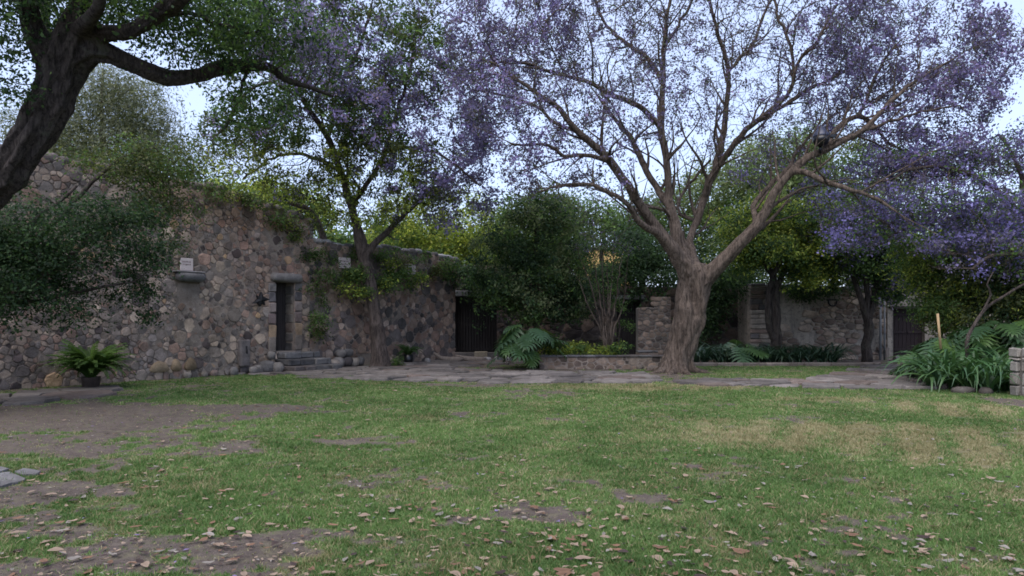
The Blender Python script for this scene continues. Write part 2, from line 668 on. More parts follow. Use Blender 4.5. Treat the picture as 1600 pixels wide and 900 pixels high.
def rubble(root, fr, u0, u1, v0, top, rads, tries, pal, holes=(), aspect=1.0, depth=(.03, .09), dome=.12, seed=1, mat='stone',
           skip=None, gap=.012, name='stone', flat=False, limit=300, tint=None, view_rank=None, sharp=.13):
    rng = random.Random(seed)
    vmax = max(top(u) for u in np.linspace(u0, u1, 60))

    def inside(u, v):
        if v > top(u) - .03 or v < v0: return False
        for (a, b, c_, d_) in holes:
            if a < u < b and c_ < v < d_: return False
        if skip and skip(u, v): return False
        return True
    pts, R = poisson(u0, u1, v0, vmax, rads, inside, tries, rng, aspect)
    cl = cells(pts, R, aspect, gap=gap)
    items = []
    for i, poly in cl:
        cu, cv = pts[i]
        poly = clip_poly(poly, -1, 0, -u0)
        poly = clip_poly(poly, 1, 0, u1)
        poly = clip_poly(poly, 0, -1, -v0)
        if not flat: poly = clip_poly(poly, 0, 1, top(cu) + .01)
        for (a, b, c_, d_) in holes:
            if c_ - .3 < cv < d_ + .3 and a - .5 < cu < b + .5:
                if cu <= a: poly = clip_poly(poly, 1, 0, a - .005)
                elif cu >= b: poly = clip_poly(poly, -1, 0, -b - .005)
                elif cv >= d_: poly = clip_poly(poly, 0, -1, -d_ - .005)
        if len(poly) < 3 or abs(poly_area(poly)) < .0012: continue
        items.append((cu, cv, poly))
    dist = lambda it: abs(poly_area(it[2])) / max(1.0, np.linalg.norm(fr.w(np.array([it[0], it[1], 0]))[:2]) ** 2) * \
        (1 if abs(fr.w(np.array([it[0], it[1], 0]))[0] / fr.w(np.array([it[0], it[1], 0]))[1]) < .78 else .01)
    items.sort(key=dist, reverse=True)
    mb = MB()
    for k, (cu, cv, poly) in enumerate(items):
        c, V, Fc = stone_geo(poly, rng.uniform(*depth), dome * rng.uniform(.4, 1.4), rng, flat=flat, sharp=sharp)
        W = fr.w(V + np.array([c[0], c[1], 0]))
        colr = pick(pal, rng) * rng.uniform(.8, 1.2) * np.array([1.24, 1.11, 1.0]) * (.85 if flat else 1)
        if tint: colr = colr * tint(cu, cv)
        if k < limit:
            o = W[-1]
            mesh_np(name, W - o, Fc, M[mat], root, np.broadcast_to(colr, (len(W), 3)), False, o - np.array(root.location))
        else:
            mb.add(W, Fc, colr)
    if mb.n:
        tag(mb.build('small_' + name + 's', M[mat], root, False, loc=(0, 0, 0)), kind='stuff').location = [-float(v) for v in root.location]
    return items


def core(root, fr, segs, top, thick, mat, name='masonry_core', relief=.03, seed=3, du=.14):
    """segs: list of (ua, ub, bottom)"""
    mb = MB()
    for (ua, ub, vb) in segs:
        nu = max(2, int((ub - ua) / du) + 1)
        us = np.linspace(ua, ub, nu)
        nv = 24
        ts = np.linspace(0, 1, nv)
        U = us[:, None] * np.ones((1, nv))
        TOP = np.array([top(u) for u in us])[:, None]
        Vv = vb + (TOP - vb) * ts[None]
        edge = np.ones_like(U)
        edge[0] = edge[-1] = 0
        nz = (fbm(U * 2.2 + 50, Vv * 2.2 + 50, seed) - .5) * 2 * relief * edge
        front = np.stack([U, Vv, nz], -1).reshape(-1, 3)
        back = np.stack([U, Vv, -thick + 0 * nz], -1).reshape(-1, 3)
        G = np.concatenate([front, back])
        o = nu * nv
        Fc = []
        for i in range(nu - 1):
            for j in range(nv - 1):
                a = i * nv + j
                Fc.append((a, a + nv, a + nv + 1, a + 1))
                Fc.append((o + a, o + a + 1, o + a + nv + 1, o + a + nv))
            a = i * nv
            Fc.append((a, o + a, o + a + nv, a + nv))
            a = i * nv + nv - 1
            Fc.append((a, a + nv, o + a + nv, o + a))
        for j in range(nv - 1):
            a = j
            Fc.append((a, a + 1, o + a + 1, o + a))
            a = (nu - 1) * nv + j
            Fc.append((a, o + a, o + a + 1, a + 1))
        mb.add(fr.w(G), Fc)
    o = mb.build(name, M[mat], root, smooth=False)
    o.location = [-float(v) for v in root.location]
    return o


def loose_stone(name, p, size, col, parent=None, seed=0, rot=0.0, squash=.7, mat='stone', sub=2):
    """boulder-like stone, closed mesh"""
    rng = random.Random(seed)
    a = np.linspace(0, 2 * math.pi, 9, endpoint=False)
    V = []
    for z, r in ((-.5, .55), (-.3, .9), (.1, 1.0), (.38, .8), (.5, .45)):
        for t in a:
            rr = r * (1 + rng.uniform(-.12, .12)) * .5
            ca, sa = math.cos(t), math.sin(t)
            k = 1.0 / max(abs(ca), abs(sa)) ** .55
            V.append((ca * rr * k * size[0], sa * rr * k * size[1], z * size[2] * (1 + rng.uniform(-.08, .08))))
    n = len(a)
    Fc = [tuple(range(n))[::-1]]
    for r in range(4):
        for i in range(n):
            j = (i + 1) % n
            Fc.append((r * n + i, r * n + j, (r + 1) * n + j, (r + 1) * n + i))
    Fc.append(tuple(range(4 * n, 5 * n)))
    V = np.array(V)
    cr, sr = math.cos(rot), math.sin(rot)
    V = np.stack([V[:, 0] * cr - V[:, 1] * sr, V[:, 0] * sr + V[:, 1] * cr, V[:, 2]], 1)
    off = np.array(parent.location) if parent else 0
    return mesh_np(name, V, Fc, M[mat], parent, np.broadcast_to(np.array(col), (len(V), 3)), True, np.array(p) - off)


def block(name, c, size, fr, mat, parent=None, col=(.2, .18, .16), bev=.02, jit=.008, seed=0, smooth=False):
    """box in a frame: c=(u,v,n) centre, size=(su,sv,sn)"""
    rng = random.Random(seed)
    V, Fc = box_geo(size[0], size[1], size[2], bev, jit, rng)
    W = fr.w(V + np.array(c)) if fr else V + np.array(c)
    o = fr.w(np.array(c)) if fr else np.array(c, float)
    off = np.array(parent.location) if parent else 0
    ob = mesh_np(name, W - o, Fc, M[mat], parent, np.broadcast_to(np.array(col), (len(W), 3)), smooth, o - off)
    fix_normals(ob.data)
    return ob


def prof(pts, wob=0.06, seed=1):
    xs, ys = zip(*pts)
    return lambda u: float(np.interp(u, xs, ys) + (fbm(np.array(u * 1.7 + 9), np.array(seed * 3.3), seed) - .5) * 2 * wob)


def interp2(u, pts):
    return float(np.interp(u, [p[0] for p in pts], [p[1] for p in pts]))


def ztop_stones(root, fr, u0, u1, top, thick, pal, seed, size=(.2, .4)):
    rng = random.Random(seed)
    u = u0
    while u < u1:
        s = rng.uniform(*size)
        for d in np.arange(-.12, -thick, -.34):
            p = fr.w(np.array([u + s / 2 + rng.uniform(-.05, .05), top(u + s / 2) + rng.uniform(-.02, .06), d + rng.uniform(-.05, .05)]))
            loose_stone('coping_stone', p, (s * 1.02, rng.uniform(.26, .4), rng.uniform(.14, .26)), pick(pal, rng) * rng.uniform(.8, 1.2), root,
                        rng.randrange(9999), math.atan2(fr.u[1], fr.u[0]) + rng.uniform(-.3, .3))
        u += s * .95


# ---- the long left wall
LD = np.array([3.9, 5.1]) / math.hypot(3.9, 5.1)
LF = Frame((-11.6, 15.5, 0), (LD[0], LD[1], 0), (0, 0, 1), (LD[1], -LD[0], 0))
topA = prof([(-5, 5.65), (.7, 5.5), (4.4, 5.42), (5.4, 5.38), (6.9, 5.08), (8.3, 4.85)], .09, 5)
topB = prof([(8.3, 4.22), (10, 4.12), (12, 4.2), (13.5, 4.15), (15.3, 4.05)], .06, 8)
HA = (7.05, 7.72, -1, 2.78)
tall = empty('stone_wall', LF.w(np.array([2.0, 0, 0])))
tag(tall, 'tall rubble stone wall along the left side with a narrow dark doorway', 'wall')
core(tall, LF, [(-5, 7.05, -.1), (7.05, 7.72, 2.78), (7.72, 8.3, -.1)], topA, .62, 'mortar')


def tintA(u, v):
    t = np.ones(3)
    if v > 4.3 and u > 3: t = np.array([1.0, .9, .82])
    if v < 3.0 and u < 3.8: t = np.array([1.0, 1.0, 1.06])
    if v > 2 and u > 5.5: t = t * np.array([.98, .92, .92])
    return t


rubble(tall, LF, -5, 8.3, 0, topA, [(.18, .03), (.125, .14), (.088, .5), (.06, 1.4), (.04, 2.6)], 3600, PAL_STONE, [HA, (4.0, 4.62, 1.95, 2.72)],
       seed=11, tint=tintA, depth=(.002, .038), dome=.018, gap=.009)
ztop_stones(tall, LF, -2, 8.2, lambda u: topA(u) - .05, .6, [((.1, .085, .08), 2), ((.16, .13, .12), 2), ((.22, .19, .17), 1)], 21, (.15, .5))
# blocked-up niche, warm fill below the corbel
block('niche_fill', (4.31, 2.33, -.06), (.62, .76, .1), LF, 'mortar', tall, (.2, .12, .09), .01, .004, 4)
# dressed jamb stones left of the doorway
for k, (vv, h, c_) in enumerate([(.85, .5, (.24, .2, .17)), (1.22, .46, (.36, .25, .16)), (1.64, .32, (.2, .15, .14)), (1.98, .3, (.27, .22, .2)),
                                 (2.3, .28, (.13, .12, .125)), (2.6, .26, (.22, .2, .19))]):
    block('jamb_stone', (6.92 + .01 * (k % 2), vv, .0), (.25, h, .14), LF, 'stone', tall, c_, .025, .012, 40 + k)
    block('jamb_stone', (7.87, vv + .05, -.02), (.26, h, .14), LF, 'stone', tall, np.array(c_) * .8, .025, .012, 50 + k)
# reveals of the doorway
for k in range(7):
    vv = .75 + k * .3
    block('reveal_stone', (7.74, vv, -.32 + .02 * (k % 2)), (.07, .28, .5), LF, 'stone', tall, pick(PAL_STONE) * .8, .03, .012, 60 + k)
block('door_lintel', (7.4, 2.92, .05), (1.05, .28, .4), LF, 'stone', tall, (.2, .185, .18), .07, .03, 70, True)
dr = empty('door', LF.w(np.array([7.5, .62, -.45])) - np.array(tall.location), tall)
for k in range(4):
    o = block('plank', (7.14 + k * .185, 1.71, -.45), (.18, 2.16, .05), LF, 'door', None, (.02, .02, .02), .006, .001, k)
    o.location = (0, 0, 0)
    me = o.data
    co = np.zeros(len(me.vertices) * 3)
    me.vertices.foreach_get('co', co)
    o.parent = dr
    o.location = LF.w(np.array([7.14 + k * .185, 1.71, -.45])) - LF.w(np.array([7.5, .62, -.45]))

for k, (u_, z_, hw, hh_) in enumerate([(3.5, .36, .3, .16), (3.95, .38, .18, .18), (4.36, .4, .2, .18)]):
    pg_ = [(u_ - hw, z_ - hh_), (u_ + hw, z_ - hh_), (u_ + hw * .8, z_ + hh_ * .2), (u_ + hw * .1, z_ + hh_), (u_ - hw * .5, z_ + hh_ * .6)]
    c, V, Fc = stone_geo(pg_, .075, .05, random.Random(k), sharp=.25)
    W = LF.w(V + np.array([c[0], c[1], 0]))
    mesh_np('stone', W - W[-1], Fc, M['stone'], tall, np.broadcast_to(np.array([.27, .2, .13]) * (1 - .08 * k), (len(W), 3)), True, W[-1] - np.array(tall.location))

# ---- lower wall further along
low = empty('stone_wall', LF.w(np.array([12.0, 0, 0])))
tag(low, 'lower rubble wall behind the forked tree, running from the tall wall to the barred gate', 'wall')
core(low, LF, [(8.302, 15.3, -.1)], topB, .6, 'mortar', seed=9)
rubble(low, LF, 8.31, 15.3, 0, topB, [(.22, .04), (.15, .16), (.105, .55), (.07, 1.3), (.045, 2.0)], 2200,
       [((.2, .15, .13), 3), ((.27, .22, .19), 3), ((.12, .11, .115), 2.5), ((.075, .075, .08), 1.5), ((.33, .28, .25), 1.5)],
       [(10.4, 11.2, -1, .42)], seed=12, depth=(.002, .038), dome=.018, gap=.009)
ztop_stones(low, LF, 8.4, 15.2, topB, .6, [((.13, .12, .12), 2), ((.3, .29, .29), 2)], 22, (.3, .6))
# ragged end of the tall wall above the low one
for k in range(5):
    p = LF.w(np.array([8.36 + .02 * k, 4.3 + k * .13, -.25]))
    loose_stone('broken_edge_stone', p, (.3, .5, .2), pick(PAL_STONE), tall, 300 + k, 1.0)

# stone corbel with plaque and the others
def plaque(u, v, sx, sz, lines, label, tilt=0.0, seed=0):
    r = empty('plaque', LF.w(np.array([u, v, .07])))
    tag(r, label, 'plaque')
    V, Fc = box_geo(sx, sz, .035, .008)
    fr = Frame(LF.w(np.array([u, v, .10])), LF.u * math.cos(tilt) + LF.v * math.sin(tilt), -LF.u * math.sin(tilt) + LF.v * math.cos(tilt), LF.n)
    o = block('panel', (0, 0, 0), (sx, sz, .035), fr, 'plaque', r, (.5, .4, .4), .008, 0)
    mb = MB()
    rng = random.Random(seed)
    for (ly, wd, hh) in lines:
        x = -wd / 2
        while x < wd / 2:
            ww = rng.uniform(.012, .03)
            V, Fc = box_geo(ww, hh * rng.uniform(.6, 1), .004)
            mb.add(fr.w(V + np.array([x, ly, .0185])), Fc)
            x += ww + rng.uniform(.008, .016)
        mb.build('faded_lettering', M['ink'], r, False, (0, 0, 0)).location = [-float(q) for q in r.location]
        mb = MB()
    return r


plaque(4.22, 3.13, .36, .34, [(.07, .26, .05), (-.0, .22, .04)], 'pale ceramic plaque standing on the stone corbel of the tall wall', 0.0, 1)
plaque(9.64, 3.53, .5, .36, [(.06, .34, .05), (-.05, .22, .05)], 'pale square plaque on the low wall just left of the forked tree trunk', .02, 2)
plaque(12.7, 3.5, .56, .36, [(-.01, .32, .045)], 'pale square plaque high on the low wall right of the forked tree trunk', 0.0, 3)
cb = empty('stone_corbel', LF.w(np.array([4.31, 2.83, .0])))
tag(cb, 'grey half-round stone ledge sticking out of the tall wall under a pale plaque', 'corbel')
P = [LF.w(np.array([4.31 + t, 2.80 - .02 * t, .16])) for t in np.linspace(-.38, .38, 9)]
V, Fc = tube_geo(P, [.11, .15, .155, .15, .155, .15, .155, .15, .1], 12)
V[:, 2] = np.minimum(V[:, 2], 2.9)
mesh_np('ledge', V - np.array(cb.location), Fc, M['stone'], cb, np.broadcast_to(np.array([.17, .165, .17]), (len(V), 3)))
block('slab_top', (4.27, 2.925, .13), (.8, .035, .3), LF, 'stone', cb, (.3, .28, .28), .01, .004, 3)

# black jagged ornament on an iron arm left of the doorway
orn = empty('wall_ornament', LF.w(np.array([6.35, 2.2, .05])))
tag(orn, 'small black jagged star-like iron ornament fixed left of the narrow doorway', 'ornament')
star = [(.3, .02), (.08, .1), (.02, .24), (-.05, .09), (-.12, .13), (-.1, .02), (-.27, -.12), (-.1, -.1), (-.02, -.2), (.04, -.11), (.14, -.16), (.12, -.04)]
mb = MB()
sV = [(x, y, z) for z in (-.04, .04) for x, y in star] + [(0, 0, -.09), (0, 0, .09)]
ns = len(star)
sF = [(i, (i + 1) % ns, ns + (i + 1) % ns, ns + i) for i in range(ns)] + [((i + 1) % ns, i, 2 * ns) for i in range(ns)] + \
     [(ns + i, ns + (i + 1) % ns, 2 * ns + 1) for i in range(ns)]
mb.add(LF.w(np.array(sV) + np.array([6.35, 2.2, .3])), sF)
mb.build('star', M['iron'], orn, False).location = [-float(q) for q in orn.location]
V, Fc = tube_geo([LF.w(np.array([6.35, 2.2, 0.0])), LF.w(np.array([6.35, 2.21, .3]))], [.012, .012], 6)
mesh_np('arm', V - np.array(orn.location), Fc, M['iron'], orn)

# steps to the left doorway
st = empty('stone_steps', LF.w(np.array([7.7, 0, .6])))
tag(st, 'worn stone steps climbing to the narrow dark doorway', 'steps')
k = 0
for lvl, (n0, n1, h0, h1) in enumerate([(.0, 1.15, -.02, .2), (.0, .82, .2, .4), (.0, .48, .4, .6)]):
    u = 7.0 + .05 * lvl
    uend = 8.75 - .15 * lvl
    while u < uend - .1:
        ww = min(random.uniform(.35, .65), uend - u)
        block('step_stone', (u + ww / 2, (h0 + h1) / 2 + random.uniform(-.01, .01), (n0 + n1) / 2 - .06 + random.uniform(-.03, .03)),
              (ww - .015, h1 - h0, n1 - n0), LF, 'stone', st, pick(PAL_PATH) * .75, .03, .012, 80 + k)
        u += ww
        k += 1
block('threshold', (7.4, .59, -.2), (.68, .07, .6), LF, 'stone', st, (.22, .19, .17), .015, .005, 99)
# rubble heap left and right of the steps
for k, (u, n_, z, s) in enumerate([(6.55, .35, .2, .5), (6.3, .3, .14, .35), (6.75, .55, .16, .45), (6.1, .35, .12, .3), (6.75, .25, .52, .35), (8.95, .4, .16, .4),
                                   (9.2, .35, .2, .5), (9.5, .4, .22, .42), (9.8, .4, .18, .4), (9.3, .3, .48, .4), (9.65, .28, .5, .36), (10.1, .35, .2, .4)]):
    p = LF.w(np.array([u, z, n_]))
    o = loose_stone('loose_stone', p, (s, s * .75, s * .72), pick(PAL_STONE), None, 400 + k, k * 1.3)
    if k < 5: tag(o, None, 'stone', 'loose stones at the foot of the wall left of the steps')['label'] = 'rough loose stone heaped at the wall foot left of the doorway steps'
    else: tag(o, None, 'stone', 'loose stones at the foot of the wall right of the steps')['label'] = 'rough loose stone heaped at the wall foot right of the doorway steps'
# row of stones at the foot of the tall wall, upright carved stone
o = block('upright_stone', (5.95, .62, .1), (.33, .8, .18), LF, 'stone', None, (.16, .14, .135), .04, .015, 120)
tag(o, 'tall upright grey slab with a hole painted dark, set in the foot of the tall wall', 'stone')
o2 = block('hole_shade', (5.97, .72, .185), (.09, .24, .03), LF, 'stone', None, (.03, .028, .03), .01, .004, 121)  # dark raised block painted as the shade inside the hole
o2.location = LF.w(np.array([5.97, .72, .185])) - LF.w(np.array([5.95, .62, .1]))
o2.parent = o
for k, u in enumerate(list(np.arange(3.0, 6.8, .3))):
    if k in (5, 8) or k < 4: continue
    pal = (.33, .235, .14) if k in (0, 2, 3) else pick(PAL_STONE)
    q_ = random.uniform(.16, .34) if k > 3 else .36
    p = LF.w(np.array([u + random.uniform(-.07, .07), q_ * .4 + (.08 if k < 4 else 0), .07]))
    o = loose_stone('footing_stone', p, (q_ * random.uniform(.9, 1.3), .16, q_), pal, tall, 450 + k, math.atan2(LD[1], LD[0]) + random.uniform(-.2, .2))

# ---- back wall, deep shade put into its dark colours
BF = Frame((-2.6, 29.0, 0), (1, 0, 0), (0, 0, 1), (0, -1, 0))
topC = prof([(0, 3.95), (4.2, 3.8), (4.6, 3.1), (12.8, 2.9)], .05, 4)
back = empty('stone_wall', (3.5, 29, 0))
tag(back, 'stone wall at the back, shade put into its dark colour, with a barred gate and a black doorway', 'wall')
core(back, BF, [(-.3, .12, -.1), (.12, 1.95, 2.6), (1.95, 7.05, -.1), (7.05, 8.05, 2.47), (8.05, 12.7, -.1)], topC, .6, 'shade_mortar', seed=5)
rubble(back, BF, -.3, 12.7, 0, topC, [(.2, .12), (.14, .4), (.09, 1.0)], 1500, PAL_SHADE, [(.12, 1.95, -1, 2.6), (7.05, 8.05, -1, 2.47)], aspect=1.3, seed=13,
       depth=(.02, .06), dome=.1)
block('sky_block_panel', (1.0, 1.3, -.8), (2.4, 2.9, .1), BF, 'shade_mortar', back, (.05, .05, .05), .01, 0, 3)  # added panel, stops sky light leaking through the gate planks
block('sky_block_panel', (7.55, 1.3, -.8), (1.5, 2.9, .1), BF, 'shade_mortar', back, (.05, .05, .05), .01, 0, 3)  # added panel, stops sky light behind the doorway planks
block('gate_lintel', (1.0, 2.72, .06), (2.1, .24, .3), BF, 'stone', back, (.13, .13, .135), .02, .004, 5)
block('door_lintel', (7.55, 2.56, .06), (1.35, .17, .3), BF, 'stone', back, (.17, .17, .175), .02, .004, 6)
block('gate_step', (1.05, .1, .15), (2.1, .26, .5), BF, 'stone', back, (.14, .12, .11), .02, .004, 7)
block('gate_step', (1.3, .17, .42), (.55, .22, .3), BF, 'stone', back, (.36, .29, .2), .02, .004, 8)
# barred gate: vertical bars in front of a dark boarded leaf
gt = empty('gate', BF.w(np.array([1.03, .24, -.25])) - np.array(back.location), back)
go = np.array(back.location) + np.array(gt.location)


def sub(o, pw, parent_world):
    o.parent = parent_world[0]
    o.location = np.array(pw) - parent_world[1]
    return o


for k in range(15):
    u = .2 + k * .12
    V, Fc = box_geo(.045, .05, 2.3, .006)
    o = mesh_np('bar', V, Fc, M['door'], None, None, False)
    sub(o, BF.w(np.array([u, 1.4, -.22])), (gt, go))
for k, vv in enumerate((.35, 1.4, 2.45)):
    V, Fc = box_geo(1.8, .05, .09, .006)
    o = mesh_np('rail', V, Fc, M['door'], None, None, False)
    sub(o, BF.w(np.array([1.03, vv, -.262])), (gt, go))
for k in range(8):
    V, Fc = box_geo(.22, .04, 2.36, .006)
    o = mesh_np('plank', V, Fc, M['door'], None, None, False)
    sub(o, BF.w(np.array([.24 + k * .226, 1.42, -.42])), (gt, go))
d2 = empty('door', BF.w(np.array([7.55, .1, -.5])) - np.array(back.location), back)
do = np.array(back.location) + np.array(d2.location)
for k in range(5):
    V, Fc = box_geo(.19, .04, 2.5, .006)
    sub(mesh_np('plank', V, Fc, M['door'], None, None, False), BF.w(np.array([7.15 + k * .2, 1.22, -.5])), (d2, do))

# ---- right wall, patchy plaster over stone
RF = Frame((9.58, 27.5, 0), (1, 0, 0), (0, 0, 1), (0, -1, 0))
topD = prof([(0, 3.0), (.9, 2.98), (4.2, 2.86), (5.3, 2.95)], .05, 14)
rw = empty('stone_wall', (12.0, 27.5, 0))
tag(rw, 'pale weathered wall at the back right, patchy plaster over stone, behind two trees', 'wall')
core(rw, RF, [(0, 5.5, -.1)], topD, 1.6, 'plaster', relief=.035, seed=15)
rng = random.Random(5)
# coursed long blocks at the left end
v = .0
k = 0
while v < 2.9:
    h = rng.uniform(.15, .24)
    u = 0.0
    while u < .95:
        ww = min(rng.uniform(.3, .8), 1.02 - u)
        if ww > .08:
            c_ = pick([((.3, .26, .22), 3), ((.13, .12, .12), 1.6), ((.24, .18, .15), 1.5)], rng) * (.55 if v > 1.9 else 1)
            block('stone', (u + ww / 2, v + h / 2, .03), (ww - .02, h - .03, .12), RF, 'stone', rw, c_, .02, .01, 200 + k)
        k += 1
        u += ww
    v += h


def rskip(u, v):
    if u < 1.05: return True
    n_ = float(fbm(np.array(u * .9 + 3), np.array(v * 1.1 + 7), 31))
    return n_ + max(0, (1.3 - v)) * .13 + (u - 3) * .03 < .60


rubble(rw, RF, 0, 5.5, 0, topD, [(.12, .1), (.085, .5), (.06, 1.0), (.04, 1.5)], 1000,
       [((.29, .25, .21), 3), ((.13, .11, .1), 2), ((.2, .16, .14), 2), ((.35, .31, .27), 2)], skip=rskip, aspect=1.7, seed=16, depth=(.035, .06), dome=.06, gap=.015)
for k in range(9):
    block('coping_stone', (.3 + k * .6, topD(.3 + k * .6) + .03, -.2), (.58, .09, .6), RF, 'stone', rw, (.3, .28, .27) if k % 3 else (.16, .15, .15), .02, .012, 260 + k)
# plastered gatehouse wall with the door
topE = prof([(0, 3.15), (1.5, 3.3), (5, 3.3)], .04, 19)
EF = Frame((15.083, 27.42, 0), (1, 0, 0), (0, 0, 1), (0, -1, 0))
ew = empty('plastered_wall', (16.0, 27.42, 0))
tag(ew, 'pale plastered wall at the right holding a dark double door', 'wall')
core(ew, EF, [(0, .22, -.1), (.22, 1.5, 2.05), (1.5, 5.5, -.1)], topE, .5, 'plaster', relief=.015, seed=18)
block('door_lintel', (.84, 2.11, .02), (1.6, .1, .2), EF, 'door', ew, (.03, .03, .03), .01, .004, 9)
block('threshold', (.86, .07, .02), (1.3, .16, .4), EF, 'stone', ew, (.2, .19, .18), .02, .004, 10)
for s in (0, 1):
    dd = empty('door_leaf', EF.w(np.array([.54 + s * .64, .15, -.2])) - np.array(ew.location), ew)
    dw = np.array(ew.location) + np.array(dd.location)
    for k in range(4):
        V, Fc = box_geo(.155, .05, 1.9, .008)
        sub(mesh_np('plank', V, Fc, M['redwood'], None, None, False), EF.w(np.array([.3 + s * .64 + k * .16, 1.1, -.2])), (dd, dw))
    for vv in (.4, 1.1, 1.8):
        V, Fc = box_geo(.6, .03, .09, .006)
        sub(mesh_np('rail', V, Fc, M['redwood'], None, None, False), EF.w(np.array([.54 + s * .64, vv, -.155])), (dd, dw))
# pipes on the wall
pp = empty('drain_pipe', (14.72, 27.3, 0))
tag(pp, 'pair of grey pipes running down the wall just right of the slim trunk', 'pipe')
for dx, r in ((0, .045), (.17, .035)):
    V, Fc = tube_geo([(dx, 0, 0), (dx + .01, 0, 1.2), (dx, 0, 2.5)], [r, r, r], 10)
    mesh_np('pipe', V, Fc, M['pipe'], pp)
for z in (.5, 1.5, 2.2):
    V, Fc = box_geo(.3, .03, .03, .004)
    mesh_np('bracket', V, Fc, M['pipe'], pp, None, False, (.085, .05, z))
o = block('leaning_board', (14.72 + .22, 27.15, .25), (.14, .04, .5), None, 'wood', None, (.3, .3, .3), .01, .004, 11)
tag(o, 'short pale board leaning at the foot of the grey pipes', 'board')
ring = empty('iron_ring', RF.w(np.array([3.29, 2.36, .1])))
tag(ring, 'black iron ring hanging on the pale wall between the two trees', 'ring')
aa = np.linspace(-.3, math.pi + .3, 14)
V, Fc = tube_geo([(.17 * math.cos(a), 0, -.2 * math.sin(a)) for a in aa], [.03] * 14, 8)
mesh_np('loop', V, Fc, M['iron'], ring)
V, Fc = box_geo(.42, .06, .06, .01)
mesh_np('mounting', V, Fc, M['iron'], ring, None, False, (0, .02, .05))

# ---- raised planter with low wall
def lowwall(pts, h, thick, label, name='planter_wall', pal=PAL_RUIN, seed=30, rads=((.1, .3), (.07, 1.0), (.045, 1.8)), tries=420, vb=0.0, aspect=1.4, coping=True, cat='planter wall'):
    root = empty(name, (pts[0][0], pts[0][1], vb))
    tag(root, label, cat)
    for i in range(len(pts) - 1):
        a, b = np.array(pts[i], float), np.array(pts[i + 1], float)
        L = np.linalg.norm(b - a)
        d = (b - a) / L
        fr = Frame((a[0], a[1], 0), (d[0], d[1], 0), (0, 0, 1), (d[1], -d[0], 0))
        tp = (lambda u: h) if not callable(h) else h
        core(root, fr, [(0, L, vb - .05)], lambda u: tp(u) - .012, thick, 'mortar', relief=.01, seed=seed + i)
        rubble(root, fr, 0, L, vb, tp, rads, tries * L, pal, aspect=aspect, seed=seed + 5 + i, depth=(.004, .02), dome=.015)
        if coping:
            u = 0.0
            r_ = random.Random(seed + i)
            while u < L:
                ww = min(r_.uniform(.35, .7), L - u + .01)
                block('coping_stone', (u + ww / 2, tp(u + ww / 2) + .025, -thick / 2 + .02), (max(.05, ww - .012), .06, thick + .08), fr, 'stone', root,
                      pick(PAL_PATH, r_) * .8, .015, .008, seed * 10 + int(u * 10))
                u += ww
    return root


pf = 22.2
planter = lowwall([(.9, pf), (5.15, pf)], .4, .3, 'low stone planter wall left of the big jacaranda trunk')
V = [(.7, pf + .28, .34), (5.4, pf + .28, .34), (5.4, pf + 3, .4), (.7, pf + 3, .4)]
gx, gy = np.meshgrid(np.linspace(.7, 5.4, 40), np.linspace(pf + .15, pf + 3.2, 24))
gz = .33 + (fbm(gx * 2, gy * 2, 3) - .5) * .12
idx = np.arange(gx.size).reshape(gx.shape)
Fq = np.stack([idx[:-1, :-1], idx[:-1, 1:], idx[1:, 1:], idx[1:, :-1]], -1).reshape(-1, 4)
tag(mesh_np('bed_soil', np.stack([gx, gy, gz], -1).reshape(-1, 3), Fq, M['dirt']), kind='structure')

# ---- ruined stub wall
RU = Frame((197 / F * 23.2, 23.2, 0), (1, 0, 0), (0, 0, 1), (0, -1, 0))
topR = lambda u: 2.0 + .03 * math.sin(u * 40) if u < .62 else 2.36 + .02 * math.sin(u * 30)
ruin = empty('ruined_wall', (4.8, 23.2, .3))
tag(ruin, 'free standing stepped stub of ruined stone wall beside the big jacaranda trunk', 'ruin')
core(ruin, RU, [(0, .62, .25)], lambda u: 1.97, .4, 'curb', seed=41, relief=.012)
core(ruin, RU, [(.622, 1.1, .25)], lambda u: 2.34, .4, 'curb', seed=42, relief=.012)
rubble(ruin, RU, 0, 1.1, .3, topR, [(.085, .5), (.06, 1.0), (.042, 1.6)], 900, PAL_RUIN, aspect=1.35, seed=43, depth=(.015, .045), dome=.07)
RS = Frame((RU.O[0] + 1.1, 23.2, 0), (0, 1, 0), (0, 0, 1), (1, 0, 0))
rubble(ruin, RS, 0, .4, .3, lambda u: 2.34, [(.1, 1.0), (.06, 1.4)], 200, PAL_RUIN, aspect=1.2, seed=44, depth=(.01, .02), dome=.04)
for k, (u, z) in enumerate([(.08, 2.0), (.25, 2.0), (.42, 2.02), (.55, 2.0), (.72, 2.36), (.9, 2.37), (1.03, 2.35)]):
    block('coping_stone', (u, z - .02, -.19), (.17, .07, .42), RU, 'stone', ruin, pick(PAL_RUIN), .015, .01, 500 + k)
low2 = lowwall([(4.2, 22.9), (4.9, 22.9)], .52, .3, 'short low stone block left of the stepped ruin', 'garden_wall', seed=33, cat='low wall')

# ---- kerb strip in front of the dark bed at right
KY = 23.7
kerb = empty('kerb', (10.0, KY, 0))
tag(kerb, 'long low stone kerb in front of the strappy dark bed', 'kerb')
u = 0
rng = random.Random(77)
K0, K1 = at(1078, 0, KY)[0], at(1372, 0, KY)[0]
x = K0
k = 0
while x < K1:
    ww = min(rng.uniform(.5, 1.0), K1 - x + .02)
    block('kerb_stone', (x + ww / 2, KY + rng.uniform(-.015, .015), .04), (ww - .012, .3, .16), None, 'stone', kerb, np.array([.21, .175, .15]) * rng.uniform(.8, 1.15), .02, .006, 700 + k)
    x += ww
    k += 1

